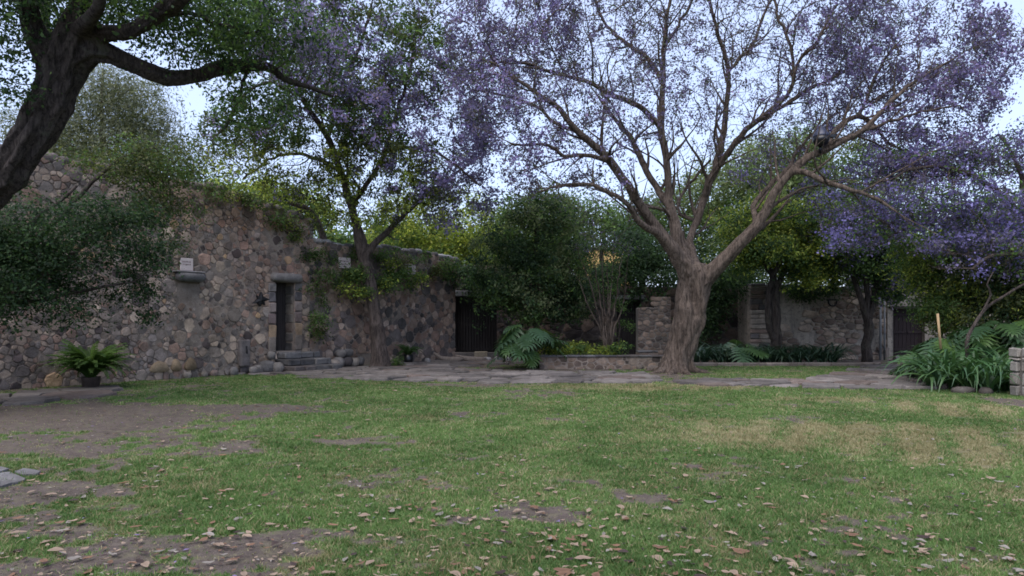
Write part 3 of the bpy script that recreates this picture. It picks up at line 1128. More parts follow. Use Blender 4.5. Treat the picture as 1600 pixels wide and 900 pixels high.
# ---- pillar of blocks at the right edge
pl = empty('stone_pillar', (at(1600, 0, 14.3)[0], 14.3, 0))
tag(pl, 'pale block pillar at the right edge of the lawn', 'pillar')
px0 = 10.62
PFm = Frame((px0, 14.2, 0), (1, 0, 0), (0, 0, 1), (0, -1, 0))
core(pl, PFm, [(.02, .66, -.05)], lambda u: .96, .3, 'curb', seed=51, relief=.0)
rows = [(.0, .22), (.23, .27), (.51, .22), (.74, .07), (.82, .2)]
k = 0
for v0_, hh in rows:
    u = 0.0
    for ww in ((.3, .38) if k % 2 else (.4, .28)) if hh > .1 else ((.68,)):
        block('stone', (u + ww / 2, v0_ + hh / 2, .015), (ww - .022, hh - .018, .13), PFm, 'stone', pl, pick([((.33, .3, .27), 2), ((.4, .36, .33), 2), ((.27, .23, .2), 1)], rng), .02, .012, 600 + k)
        u += ww
        k += 1
    # left return face
    block('stone', (-.0, v0_ + hh / 2, -.2), (.11, hh - .018, .2 + .06 * (k % 2)), PFm, 'stone', pl, (.3, .27, .24), .02, .012, 640 + k)

# ------------------------------------------------------------------ ground, lawn
tag(mesh_np('ground', [(-400, -400, -.12), (400, -400, -.12), (400, 700, -.12), (-400, 700, -.12)], [(0, 1, 2, 3)], M['dirt'], smooth=False), kind='structure')


def in_poly(x, y, poly):
    x, y = np.asarray(x, float), np.asarray(y, float)
    c = np.zeros(x.shape, bool)
    n_ = len(poly)
    for i in range(n_):
        x1, y1 = poly[i]
        x2, y2 = poly[(i + 1) % n_]
        cond = ((y1 > y) != (y2 > y)) & (x < (x2 - x1) * (y - y1) / (y2 - y1 + 1e-12) + x1)
        c ^= cond
    return c


def gpoly(pts):
    return [tuple(gr(*p)) for p in pts]


PATH = [gpoly([(370, 584), (500, 586.5), (620, 592), (740, 595.5), (880, 598), (1010, 599.5), (1010, 584), (900, 586), (800, 583.5), (720, 577.5), (640, 575.5), (560, 573.5), (480, 573), (400, 579)]),
        gpoly([(1060, 601), (1180, 604), (1300, 606), (1462, 608), (1446, 590), (1442, 576), (1437, 567.5), (1378, 567.5), (1376, 576), (1355, 588), (1300, 594), (1200, 595.5), (1120, 595)]),
        gpoly([(640, 575), (700, 571.5), (770, 568.5), (800, 565.5), (740, 563.5), (660, 567), (620, 570)])]
SLAB = gpoly([(-40, 640), (0, 633), (60, 628), (110, 621), (190, 613), (190, 609), (100, 611), (0, 620), (-60, 624)])
KX, KYY = K0, KY

def sc_patch(x, y, px, py, rx, ry):
    """soft elliptical patch given in picture terms, laid on the ground"""
    c = gr(px, py)
    a = gr(px + rx, py)
    b0, b1 = gr(px, py - ry), gr(px, py + ry)
    RX, RY = a[0] - c[0], (b0[1] - b1[1]) / 2
    cy = (b0[1] + b1[1]) / 2
    return np.clip(1.25 - ((x - c[0]) / RX) ** 2 - ((y - cy) / RY) ** 2, 0, 1)


def masks(x, y):
    n_ = fbm(x * .8 + 40, y * .8 + 40, 2)
    n2_ = fbm(x * 3.1 + 11, y * 3.1 + 5, 6)
    n3_ = fbm(x * 9.0 + 1, y * 9.0 + 2, 9, 3)
    dirt = np.zeros_like(x)
    for (px, py, rx, ry, s) in [(60, 655, 380, 24, 1.2), (330, 640, 250, 9, .9), (560, 690, 110, 8, .75), (845, 616, 80, 9, .7), (850, 806, 90, 16, .95), (740, 815, 70, 10, .6),
                                (300, 875, 260, 40, .95), (60, 890, 150, 28, .6), (480, 840, 110, 16, .75), (60, 700, 200, 20, .6), (20, 775, 110, 25, .9), (120, 770, 90, 12, .6),
                                (1000, 592, 160, 6, .6), (880, 578, 130, 5, 1.0), (760, 600, 160, 4, .7), (1590, 630, 40, 12, 1.0), (1000, 780, 60, 10, .5), (160, 690, 200, 16, .6),
                                (1060, 590, 60, 10, .7), (700, 572, 140, 5, 1.1), (590, 760, 120, 8, .25), (930, 850, 90, 12, .3), (300, 700, 160, 14, .55)]:
        dirt = np.maximum(dirt, s * sc_patch(x, y, px, py, rx, ry))
    leftish = np.clip((-x - y * .28) / 4, 0, 1) * .35
    d = dirt * .8 + leftish + (n_ - .5) * .8 + (n2_ - .5) * 1.5 + (n3_ - .5) * 1.2 + .05
    d = np.where(y > 25.0, np.maximum(d, .9), d)
    d = np.where((y > KYY) & (x > KX - .3), np.maximum(d, .8), d)
    grass = np.clip(1 - np.clip((d - .25) / .42, 0, 1), 0, 1)
    straw = np.zeros_like(x)
    for (px, py, rx, ry, s) in [(1330, 685, 330, 26, .85), (1480, 712, 170, 24, .75), (1500, 640, 130, 14, .6), (1150, 662, 160, 8, .5), (1050, 672, 120, 9, .45), (1000, 605, 200, 7, .6), (1280, 625, 140, 5, .35),
                                (250, 745, 300, 40, .2), (860, 760, 260, 40, .15), (1500, 770, 150, 18, .25), (600, 870, 300, 40, .3), (1080, 740, 160, 18, .25)]:
        straw = np.maximum(straw, 1.35 * s * sc_patch(x, y, px, py, rx, ry))
    stripes = .5 + .5 * np.sin((x - .56 * y) * 2 * math.pi / .78 + 1.2 * (n2_ - .5) + .8 * np.sin(y * .5))
    straw = straw * (.3 + 1.0 * stripes * np.clip((x - 2) / 3, 0, 1) + .35 * (x < 3.5)) + (n_ - .5) * .45 + (n3_ - .5) * .3 + (fbm(x * 3 + 70, y * 3, 21) - .5) * .5
    straw = np.clip(straw, 0, 1)
    return grass, straw


def ground_z(x, y):
    return (fbm(x * .9, y * .9, 12) - .5) * .05 + (fbm(x * 6, y * 6, 13, 3) - .5) * .02


ys = [2.0]
while ys[-1] < 30: ys.append(ys[-1] + .035 + ys[-1] * .0045)
ys = np.array(ys)
xs = np.linspace(-1, 1, 520)
GY, TX = np.meshgrid(ys, xs, indexing='ij')
GX = TX * (5 + GY * .85)
gz = ground_z(GX, GY)
grs, strw = masks(GX, GY)
idx = np.arange(GX.size).reshape(GX.shape)
Fq = np.stack([idx[:-1, :-1], idx[:-1, 1:], idx[1:, 1:], idx[1:, :-1]], -1).reshape(-1, 4)
tag(mesh_np('lawn', np.stack([GX, GY, gz], -1).reshape(-1, 3), Fq, M['soil'], attrs={'grass': grs.ravel(), 'straw': strw.ravel()}), kind='structure')


def path_mask(x, y):
    c = in_poly(x, y, SLAB)
    for p in PATH: c |= in_poly(x, y, p)
    return c


# grass blades
def sample_lawn(n_, pw):
    # radial density ~ 1/Y^pw over Y 3.8..23
    Y0, Y1 = 3.7, 24.5
    q = RNG.random(n_)
    e = 2 - pw
    Y = (Y0 ** e + q * (Y1 ** e - Y0 ** e)) ** (1 / e)
    X = (RNG.random(n_) * 2 - 1) * (Y * .80 + .4)
    return X, Y


gxs, gys = sample_lawn(820000, 1.55)
g_, s_ = masks(gxs, gys)
keep = (RNG.random(len(gxs)) < (g_ ** .85) * .95 + .04) & ~path_mask(gxs, gys) & ~((gys > 21.8) & (gxs > .6) & (gxs < 5.7))
gxs, gys, g_, s_ = gxs[keep], gys[keep], g_[keep], s_[keep]
LU = (gxs - LF.O[0]) * LF.n[0] + (gys - LF.O[1]) * LF.n[1]
keep = LU > .12
gxs, gys, g_, s_ = gxs[keep], gys[keep], g_[keep], s_[keep]
tc = RNG.choice(len(gxs), 3800, replace=False)      # taller tufts standing out of the turf
tc = tc[g_[tc] > .35]
tr = np.repeat(tc, 15)
tx_, ty_ = gxs[tr] + RNG.normal(0, .022, len(tr)), gys[tr] + RNG.normal(0, .022, len(tr))
ntf = len(tr)
gxs, gys, g_, s_ = np.concatenate([gxs, tx_]), np.concatenate([gys, ty_]), np.concatenate([g_, g_[tr]]), np.concatenate([s_, s_[tr] * .4])
nb = len(gxs)
hgt = (.011 + .018 * RNG.random(nb) ** 1.3) * (.7 + .7 * fbm(gxs * 2.3, gys * 2.3, 44)) * (.75 + .5 * g_)
hgt[-ntf:] *= 1.9
wid = (.0022 + .00065 * gys) * (.7 + .6 * RNG.random(nb))
ang = RNG.random(nb) * 2 * math.pi
lean = RNG.normal(0, .55, (nb, 2)) * hgt[:, None]
gz = ground_z(gxs, gys) - .003
cx, sx_ = np.cos(ang) * wid, np.sin(ang) * wid
V = np.empty((nb, 3, 3), np.float32)
V[:, 0] = np.stack([gxs - cx, gys - sx_, gz], 1)
V[:, 1] = np.stack([gxs + cx, gys + sx_, gz], 1)
V[:, 2] = np.stack([gxs + lean[:, 0], gys + lean[:, 1], gz + hgt], 1)
ga, gb = np.array([.075, .138, .043]), np.array([.17, .265, .085])
sa, sb = np.array([.22, .195, .10]), np.array([.42, .37, .22])
t = np.clip(RNG.random(nb) * .6 + 1.3 * (fbm(gxs * .7, gys * .7, 33) - .38) + .9 * (fbm(gxs * 4, gys * 4, 34) - .5), 0, 1)[:, None]
gc = ga * (1 - t) + gb * t
scm = RNG.random(nb) < np.clip(s_ * 1.1 + .1 + .35 * (1 - g_) + 1.6 * np.clip(fbm(gxs * 2.0, gys * 2.0, 35) - .52, 0, 1), 0, 1)
gc[scm] = (sa * (1 - t) + sb * t)[scm]
gc = np.repeat(gc[:, None, :], 3, 1)
gc[:, :2] *= .9
tag(mesh_np('grass', V.reshape(-1, 3), np.arange(nb * 3).reshape(-1, 3), M['grass'], cols=gc.reshape(-1, 3), smooth=False),
    'short patchy green grass blades covering the lawn', 'grass', kind='stuff')

# ---- flagstone path
pathroot = empty('path', (0, 18, 0))
tag(pathroot, kind='structure')
GF = Frame((0, 0, 0), (1, 0, 0), (0, 1, 0), (0, 0, 1))
for k, (pg, trs) in enumerate(zip(PATH, (2600, 2600, 500))):
    xsn = [p[0] for p in pg]
    ysn = [p[1] for p in pg]
    rubble(pathroot, GF, min(xsn), max(xsn), min(ysn), lambda u, q=max(ysn): q + .04, [(.42, .3), (.3, .7), (.2, 1.0), (.12, 1.3)], trs,
           PAL_PATH, skip=lambda u, v_, pg=pg: not bool(in_poly(np.array([u]), np.array([v_]), pg)[0]), seed=60 + k, depth=(.03, .075), dome=.0,
           name='flagstone', flat=True, limit=(130, 130, 40)[k], gap=.012, aspect=1.35, sharp=.12)
pv = empty('pavement', (-10.5, 14.5, 0))
tag(pv, kind='structure')
rubble(pv, GF, -13, -8, 12.5, lambda u: 16.5, [(.45, .5), (.3, 1.0)], 300, PAL_PATH, skip=lambda u, v_: not bool(in_poly(np.array([u]), np.array([v_]), SLAB)[0]), seed=66,
       depth=(.05, .07), dome=0, name='paving_slab', flat=True, gap=.008, sharp=.08)
# three slabs at the lower left
for k, pg in enumerate([[(-40, 752), (0, 741), (18, 739), (42, 752), (20, 758), (0, 764), (-40, 772)], [(22, 738), (34, 733.5), (52, 735), (66, 739), (58, 743), (34, 744)],
                        [(-50, 735), (0, 731), (16, 735), (0, 740), (-40, 745)]]):
    P_ = gpoly(pg)
    if poly_area(P_) < 0: P_ = P_[::-1]
    c, V, Fc = stone_geo(P_, .022, 0, random.Random(k), flat=True, sharp=.1)
    W = V + np.array([c[0], c[1], 0])
    o = mesh_np('flagstone', W - np.array([c[0], c[1], 0]), Fc, M['stone'], pathroot, np.broadcast_to(np.array([.19, .18, .18]), (len(W), 3)), False, np.array([c[0], c[1], 0]) - np.array(pathroot.location))

# ------------------------------------------------------------------ foliage machinery
G_DARK = [((.02, .042, .02), 2), ((.035, .068, .028), 3), ((.06, .105, .04), 1.3)]
G_MID = [((.055, .1, .032), 2), ((.09, .155, .045), 3), ((.13, .2, .058), 1.5)]
G_OLIVE = [((.07, .085, .03), 2), ((.11, .12, .04), 2), ((.05, .07, .03), 2)]
G_YEL = [((.16, .22, .042), 2), ((.27, .32, .06), 2), ((.38, .4, .075), 1)]  # yellow green leaf tones, brightened to carry sun glow on background trees
PURPLE = [((.2, .165, .35), 3), ((.3, .255, .48), 2.5), ((.14, .12, .27), 2.5), ((.32, .24, .42), 1)]
GREYP = [((.14, .12, .22), 2), ((.2, .17, .33), 2), ((.11, .1, .13), 2), ((.11, .12, .08), 1)]
RUST = [((.13, .09, .05), 2), ((.09, .08, .04), 2), ((.12, .12, .045), 2)]


def pal_arr(pal, n_, rng):
    c = np.array([p[0] for p in pal])
    w_ = np.array([p[1] for p in pal], float)
    return c[rng.choice(len(pal), n_, p=w_ / w_.sum())]


def leaves(C, per, spread, size, pals, rng, aspect=.5, up=.3, flat=1.0, outc=None, pmix=None, size_var=.35):
    """C: cluster centres. pals: list of palettes, pmix: palette index per cluster. returns V,F,col arrays"""
    nC = len(C)
    n_ = nC * per
    ci = np.repeat(np.arange(nC), per)
    off = rng.normal(0, 1, (n_, 3)) * spread
    off[:, 2] *= flat
    ctr = C[ci] + off
    nrm = rng.normal(0, 1, (n_, 3))
    nrm[:, 2] += up * 2
    if outc is not None:
        nrm += (ctr - outc[ci]) / (np.linalg.norm(ctr - outc[ci], axis=1)[:, None] + 1e-6) * 1.0
    nrm /= np.linalg.norm(nrm, axis=1)[:, None]
    d = rng.normal(0, 1, (n_, 3))
    d[:, 2] -= .5
    d -= nrm * (d * nrm).sum(1)[:, None]
    d /= np.linalg.norm(d, axis=1)[:, None]
    s = np.cross(nrm, d)
    L = size * (1 + size_var * rng.normal(0, 1, n_)).clip(.4, 2)[:, None]
    V = np.empty((n_, 4, 3), np.float32)
    V[:, 0] = ctr - d * L * .5
    V[:, 1] = ctr + s * L * aspect * .5 + nrm * L * .07
    V[:, 2] = ctr + d * L * .5
    V[:, 3] = ctr - s * L * aspect * .5 + nrm * L * .07
    col = np.empty((n_, 3))
    if pmix is None: pmix = np.zeros(nC, int)
    pm = pmix[ci]
    for k, pal in enumerate(pals):
        q = pm == k
        col[q] = pal_arr(pal, int(q.sum()), rng)
    cb_ = 1 + .22 * rng.normal(0, 1, nC).clip(-1.5, 1.5)
    col *= cb_[ci][:, None] * (1 + .12 * rng.normal(0, 1, n_))[:, None]
    col = np.repeat(col.clip(.005, .9)[:, None, :], 4, 1)
    Fc = np.arange(n_ * 4).reshape(-1, 4)
    return V.reshape(-1, 3), Fc, col.reshape(-1, 3)


def crown(name, parent, parts, mat='leaf'):
    V = np.concatenate([p[0] for p in parts])
    Fc, o = [], 0
    for p in parts:
        Fc.append(p[1] + o)
        o += len(p[0])
    off = np.array(parent.location) if parent else np.zeros(3)
    ob = mesh_np(name, V - off, np.concatenate(Fc), M[mat], parent, np.concatenate([p[2] for p in parts]), False)
    return tag(ob, kind='stuff')


def ell(blobs, n_, rng, shell=.0):
    """sample points in picture-placed ellipsoids (px,py,Y,rx_px,ry_px,rdepth); weight by area"""
    w_ = np.array([b[3] * b[4] * (b[6] if len(b) > 6 else 1) for b in blobs], float)
    k = rng.choice(len(blobs), n_, p=w_ / w_.sum())
    d = rng.normal(0, 1, (n_, 3))
    d /= np.linalg.norm(d, axis=1)[:, None]
    r = rng.random(n_) ** (1 / 3)
    r = shell + (1 - shell) * r
    B = np.array([[*at(b[0], b[1], b[2]), b[3] / F * b[2], b[5], b[4] / F * b[2]] for b in blobs])
    P = B[k, :3] + d * r[:, None] * B[k, 3:6]
    return P, B[k, :3], k


class Tree:
    def __init__(s, seed=1):
        s.P, s.par, s.r, s.fix, s.grow = [], [], [], [], []
        s.rng = np.random.default_rng(seed)
        s.k = 1.0
        s.m = 1.0

    def limb(s, pts, step=.25, wob=.03, grow=True, attach=True):
        """pts: list of (px,py,Y,r_px)"""
        A = np.array([[*at(p[0], p[1], p[2]), s.k * (p[3] if p[3] > 18 else p[3] * s.m * (.70 + .30 * max(0, (p[3] - 10) / 8))) / F * p[2]] for p in pts])
        parent = -1
        if attach and s.P:
            D = np.linalg.norm(np.array(s.P) - A[0, :3], axis=1)
            parent = int(D.argmin())
            A[0, :3] = s.P[parent]
        C = catmull(A, step)
        C[1:-1, :3] += s.rng.normal(0, wob, (len(C) - 2, 3))
        for i, c in enumerate(C):
            if i == 0 and parent >= 0: 
                prev = parent
                continue
            s.P.append(c[:3]); s.par.append(parent if i == 0 else prev); s.r.append(max(.006, c[3])); s.fix.append(True); s.grow.append(grow)
            prev = len(s.P) - 1
        return s

    def sprout(s, rmin, rmax, every, length, k=.45, up=.25, spread=(30, 62), skip=None):
        cand = [i for i in range(len(s.P)) if s.fix[i] and s.grow[i] and rmin < s.r[i] < rmax and s.par[i] >= 0]
        last = s.rng.uniform(0, every)
        for i in cand:
            last += np.linalg.norm(s.P[i] - s.P[s.par[i]])
            if last < every: continue
            last = s.rng.uniform(-.35, .35) * every
            t = s.P[i] - s.P[s.par[i]]
            t /= np.linalg.norm(t) + 1e-9
            a = s.rng.normal(0, 1, 3)
            a -= t * np.dot(a, t)
            a /= np.linalg.norm(a) + 1e-9
            th = math.radians(s.rng.uniform(*spread))
            d = t * math.cos(th) + a * math.sin(th) + np.array([0, 0, up])
            d /= np.linalg.norm(d)
            L = length * s.rng.uniform(.55, 1.2)
            st = .16
            n_ = int(L / st)
            r0 = s.r[i] * k * s.rng.uniform(.8, 1.15)
            p, prev = np.array(s.P[i]), i
            bendv = s.rng.normal(0, .09, 3)
            for q in range(n_):
                d = d + bendv * .5 + s.rng.normal(0, .09, 3) + np.array([0, 0, .02])
                if s.rng.random() < .12: bendv = s.rng.normal(0, .12, 3)
                d /= np.linalg.norm(d)
                p = p + d * st
                s.P.append(p); s.par.append(prev); s.r.append(max(.009, r0 * (1 - .8 * (q + 1) / n_))); s.fix.append(True); s.grow.append(True)
                prev = len(s.P) - 1
        return s

    def colonise(s, A, step=.25, infl=3.0, kill=.4, iters=60, grav=(0, 0, 0.0), jit=.25, maxn=9000):
        A = np.array(A)
        alive = np.ones(len(A), bool)
        g = np.array(grav, float)
        for it in range(iters):
            kd = kdtree.KDTree(len(s.P))
            for i, p in enumerate(s.P):
                if s.grow[i]: kd.insert(Vector(p), i)
            kd.balance()
            acc = {}
            for j in np.nonzero(alive)[0]:
                co, i, d = kd.find(Vector(A[j]))
                if d < kill:
                    alive[j] = False
                elif d < infl:
                    v = (A[j] - s.P[i]) / d
                    if i in acc: acc[i] = acc[i] + v
                    else: acc[i] = v
            if not acc: break
            added = 0
            for i, v in acc.items():
                v = v / (np.linalg.norm(v) + 1e-9)
                pd = s.P[i] - s.P[s.par[i]] if s.par[i] >= 0 else v
                v = v + g + s.rng.normal(0, jit, 3) + .35 * pd / (np.linalg.norm(pd) + 1e-9)
                v /= np.linalg.norm(v) + 1e-9
                q = s.P[i] + v * step
                co, k_, d = kd.find(Vector(q))
                if d < step * .45: continue
                s.P.append(q); s.par.append(i); s.r.append(0); s.fix.append(False); s.grow.append(True)
                added += 1
            if not added or len(s.P) > maxn: break
        return s

    def finish(s, tip=.007, power=2.3):
        n_ = len(s.P)
        s.P = np.array(s.P)
        acc = np.zeros(n_)
        s.kids = [[] for _ in range(n_)]
        for i in range(n_):
            if s.par[i] >= 0: s.kids[s.par[i]].append(i)
        rr = np.zeros(n_)
        for i in range(n_ - 1, -1, -1):
            a = acc[i] if acc[i] > 0 else tip ** power
            rr[i] = a ** (1 / power)
            if s.fix[i]: rr[i] = s.r[i]
            if s.par[i] >= 0: acc[s.par[i]] += rr[i] ** power if not s.fix[i] else a
        s.R = rr
        s.fix = np.array(s.fix)
        return s

    def chains(s):
        out = []
        stack = [i for i in range(len(s.P)) if s.par[i] < 0]
        starts = [(i, None) for i in stack]
        while starts:
            i, p = starts.pop()
            ch = ([p] if p is not None else []) + [i]
            while s.kids[i]:
                ks = sorted(s.kids[i], key=lambda q: (s.fix[q] and s.fix[i], s.R[q]), reverse=True)
                for q in ks[1:]: starts.append((q, i))
                i = ks[0]
                ch.append(i)
            out.append(ch)
        return out

    def wood(s, root, mat, thr=.045, remesh=None, flute=.0, sides=12, sidesf=None, fl_n=5, name='trunk', twig='branches'):
        th, tw = MB(), MB()
        off = np.array(root.location)
        for k, ch in enumerate(s.chains()):
            P, R = s.P[ch], s.R[ch].copy()
            if len(ch) > 1 and s.par[ch[1]] == ch[0] and not (s.fix[ch[1]] and s.fix[ch[0]] and R[1] > .7 * R[0]): R[0] = min(R[0], R[1] * 1.15)
            thick = np.nonzero(R > thr)[0]
            m = thick[-1] + 1 if len(thick) else 0
            if m >= 2:
                m2 = min(len(R), m + 1)
                big = R[:m2].max() > .2
                V, Fc = tube_geo(P[:m2] - off, R[:m2], (sidesf or 28) if big else sides, flute if big else flute * .5, fl_n, k)
                th.add(V, Fc)
            if m < len(R) - 1:
                a = max(0, m - 1)
                V, Fc = tube_geo(P[a:] - off, np.maximum(R[a:], .004), 5 if R[a] > .02 else 3, cap=False)
                tw.add(V, Fc)
        t = th.build(name, M[mat], root)
        if remesh:
            md = t.modifiers.new('remesh', 'REMESH')
            md.mode = 'VOXEL'
            md.voxel_size = remesh
            md.use_smooth_shade = True
            sm = t.modifiers.new('smooth', 'SMOOTH')
            sm.iterations = 2
            sm.factor = .5
        b = tw.build(twig, M[mat], root) if tw.n else None
        return t, b

    def tips(s, rmax=.02):
        return s.P[(s.R < rmax) & ~s.fix]


# ------------------------------------------------------------------ the big jacaranda
rngj = np.random.default_rng(101)
jac = empty('jacaranda_tree', (*gr(1060, 582), 0))
tag(jac, 'big spreading jacaranda with thick forked trunk and mauve blossom at the lawn edge', 'tree')
T = Tree(5)
T.m = .88
T.limb([(1053, 588, 20.8, 27), (1057, 570, 20.8, 23), (1065, 540, 20.8, 22), (1076, 500, 20.8, 24), (1082, 460, 20.8, 25), (1086, 430, 20.8, 24), (1086, 412, 20.8, 18)], .12, .004, grow=False)
T.limb([(1078, 440, 20.8, 20), (1068, 412, 20.6, 17), (1038, 372, 20.3, 13), (1008, 332, 20, 11.5), (985, 298, 19.7, 11), (958, 258, 19.4, 10.5), (930, 230, 19.2, 9), (900, 205, 19, 8), (875, 170, 18.8, 7), (845, 150, 18.6, 6),
        (800, 118, 18.4, 4.5), (760, 95, 18.2, 3)], .2, .015)
T.limb([(1072, 430, 20.8, 18), (1062, 385, 20.9, 14), (1052, 345, 21, 12), (1044, 300, 21.1, 10), (1041, 245, 21.2, 9), (1033, 200, 21.3, 9), (1036, 130, 21.4, 7), (1038, 60, 21.5, 5), (1046, 0, 21.6, 4), (1050, -70, 21.7, 3)], .2, .015)
T.limb([(1046, 322, 21, 10), (1020, 285, 21.5, 8.5), (1000, 245, 21.9, 8), (985, 215, 22.2, 7), (955, 180, 22.6, 5), (935, 150, 23, 4)], .2, .02)
T.limb([(1033, 200, 21.3, 8), (1005, 170, 21, 7), (960, 150, 20.6, 6.5), (915, 128, 20.2, 5.5), (860, 112, 19.8, 4.5), (800, 96, 19.5, 3.5), (740, 110, 19.2, 2.5)], .2, .02)
T.limb([(1036, 130, 21.4, 6.5), (1012, 92, 21.8, 6), (978, 66, 22.2, 5), (948, 40, 22.5, 4), (928, 0, 22.8, 3.5), (905, -50, 23, 3)], .2, .02)
T.limb([(1040, 75, 21.4, 4), (1060, 40, 21.2, 4), (1082, 0, 21, 3.5), (1100, -60, 21, 3)], .2, .02)
T.limb([(1086, 420, 20.8, 14), (1078, 375, 21.6, 9), (1092, 335, 21.9, 10), (1108, 285, 22, 10), (1124, 240, 22, 9), (1134, 180, 21.9, 7), (1138, 110, 21.7, 6), (1124, 60, 21.5, 5), (1108, 0, 21.4, 4)], .2, .015)
T.limb([(1112, 272, 22, 9), (1142, 232, 21.3, 8), (1165, 203, 21, 7.5), (1195, 180, 20.7, 6.5), (1235, 142, 20.3, 5.5), (1246, 100, 20, 4.5), (1280, 60, 19.7, 4), (1305, 10, 19.5, 3)], .2, .02)
T.limb([(1170, 198, 20.9, 6), (1215, 172, 21.4, 5.5), (1262, 140, 21.8, 5), (1320, 112, 22.2, 4), (1365, 70, 22.5, 3)], .2, .02)
T.limb([(1240, 120, 20.2, 4), (1235, 70, 20.2, 4), (1215, 20, 20.3, 3.5), (1200, -40, 20.4, 3)], .2, .02)
T.limb([(1138, 110, 21.7, 5), (1175, 70, 22.3, 4.5), (1195, 20, 22.8, 3.5), (1230, -40, 23, 3)], .2, .02)
T.limb([(1094, 450, 20.8, 20), (1112, 425, 20.6, 16), (1138, 398, 20.3, 14), (1165, 372, 20.1, 13), (1190, 342, 20, 12), (1210, 302, 19.8, 10.5), (1236, 270, 19.6, 10), (1262, 246, 19.4, 9.5), (1290, 234, 19.2, 9),
        (1320, 219, 19, 8), (1350, 203, 18.9, 7), (1390, 160, 18.8, 5.5), (1435, 124, 18.8, 4.5), (1490, 92, 18.9, 3)], .2, .012)
T.limb([(1236, 270, 19.6, 8), (1256, 268, 19.2, 8), (1290, 284, 18.8, 7), (1330, 297, 18.5, 6), (1372, 312, 18.2, 4.5), (1400, 330, 18, 3)], .2, .012)
T.limb([(1184, 352, 20, 8), (1178, 322, 20.6, 7), (1196, 296, 20.9, 6), (1232, 262, 21.3, 5.5), (1250, 230, 21.8, 4), (1300, 180, 22.4, 3)], .2, .02)
T.limb([(1290, 234, 19.2, 7), (1308, 200, 19.5, 7), (1340, 182, 19.8, 6.5), (1366, 196, 20, 5), (1390, 225, 20.2, 4), (1430, 240, 20.4, 3)], .2, .012)
T.limb([(1345, 185, 19.8, 5), (1356, 150, 20, 4.5), (1372, 110, 20.1, 4), (1400, 70, 20.3, 3)], .2, .02)
T.limb([(1350, 203, 18.9, 5), (1390, 190, 18.6, 4), (1440, 175, 18.4, 3), (1500, 165, 18.3, 2.5)], .2, .02)
T.limb([(1040, 372, 20.3, 11), (1000, 348, 19.6, 8), (984, 322, 19.3, 6.5), (952, 300, 19, 6), (915, 289, 18.8, 5), (875, 290, 18.6, 3.5), (840, 300, 18.4, 2.5)], .2, .015)
T.limb([(958, 258, 19.4, 8), (925, 243, 19, 6), (880, 242, 18.6, 5), (855, 228, 18.4, 4), (800, 225, 18.2, 3)], .2, .02)
T.limb([(900, 205, 19, 6), (870, 195, 19.4, 5), (835, 165, 19.8, 4.5), (790, 150, 20, 3.5), (740, 140, 20.2, 2.5)], .2, .02)
T.limb([(1090, 350, 21.8, 5), (1060, 330, 22.6, 4.5), (1068, 300, 23, 4), (1110, 250, 23.3, 3)], .2, .02)
# root flares
for (dx, dy, r) in ((-1.0, -.5, .13), (-.5, -.9, .12), (.15, -.95, .11), (.9, -.35, .12), (1.05, .5, .12), (-.9, .7, .12)):
    b = np.array([jac.location[0], jac.location[1], 0])
    q0 = b + np.array([dx * .22, dy * .22, .75])
    i0 = len(T.P)
    C = catmull(np.array([[*q0, .16], [*(b + np.array([dx * .36, dy * .36, .2])), .15], [*(b + np.array([dx * .6, dy * .6, .04])), r * .85], [*(b + np.array([dx * 1.2, dy * 1.2, -.05])), .04]]), .12)
    for i, c in enumerate(C):
        T.P.append(c[:3]); T.par.append(-1 if i == 0 else len(T.P) - 2); T.r.append(c[3]); T.fix.append(True); T.grow.append(False)
JB = [(800, 60, 19.5, 110, 80, 2.2, 1.2), (900, 60, 20, 160, 100, 3), (1020, 30, 21, 160, 110, 3.5), (1150, 30, 21.5, 170, 120, 3.5), (1290, 60, 21, 170, 120, 3.2), (1400, 70, 20.5, 130, 90, 2.6, 1.4),
      (1500, 90, 19.6, 90, 70, 2, 1.5), (1420, 170, 20, 130, 70, 2.4, 1.4), (1540, 75, 19.4, 45, 28, 1.2, 1.5), (850, 180, 19, 130, 60, 2.2), (760, 120, 19, 70, 60, 1.5), (870, 270, 19, 110, 45, 1.8), (1250, 170, 21.3, 140, 60, 2.6),
      (1100, 170, 21.6, 120, 80, 2.8), (960, 170, 20.5, 110, 70, 2.6), (1150, -110, 21, 420, 90, 4, .6), (1440, 250, 19.5, 100, 45, 1.6), (1180, 260, 21.8, 90, 40, 1.5, .5)]
T.sprout(.035, .17, .62, 2.3, .5)
T.sprout(.018, .07, .5, 1.25, .55)
A, _, _ = ell(JB, 9500, rngj)
T.colonise(A, .2, 2.2, .24, 70, (0, 0, .05), .3, 34000).finish(.0072, 2.25)
th_, _b = T.wood(jac, 'bark_j', .05, .034, .105, 12, 72, 4)
co = np.zeros(len(th_.data.vertices) * 3)
th_.data.vertices.foreach_get('co', co)
co = co.reshape(-1, 3)
for (px, py, rw_, rh_, dp) in ((1079, 466, .09, .5, .34), (1067, 430, .06, .7, .14), (1062, 520, .05, .9, .1), (1090, 500, .05, 1.0, .1), (1050, 562, .06, .4, .12), (1073, 566, .05, .4, .12)):
    c_ = at(px, py, 20.8) - np.array(jac.location)
    q_ = np.exp(-(((co[:, 0] - c_[0] - (co[:, 2] - c_[2]) * -.12) / rw_) ** 2 + ((co[:, 2] - c_[2]) / rh_) ** 2)) * (co[:, 1] < c_[1] + .05)
    co[:, 1] += dp * q_
th_.data.vertices.foreach_set('co', co.ravel().astype(np.float32))
tp = T.tips(.0125)
tp = tp[np.linalg.norm(tp - at(1283, 214, 18.6), axis=1) > 1.0]
FX = T.P[T.fix & (T.R > .07)]
tp = tp[np.array([np.min(((FX - q) ** 2).sum(1)) for q in tp]) > .35 ** 2]
tp = tp + rngj.normal(0, .04, tp.shape)
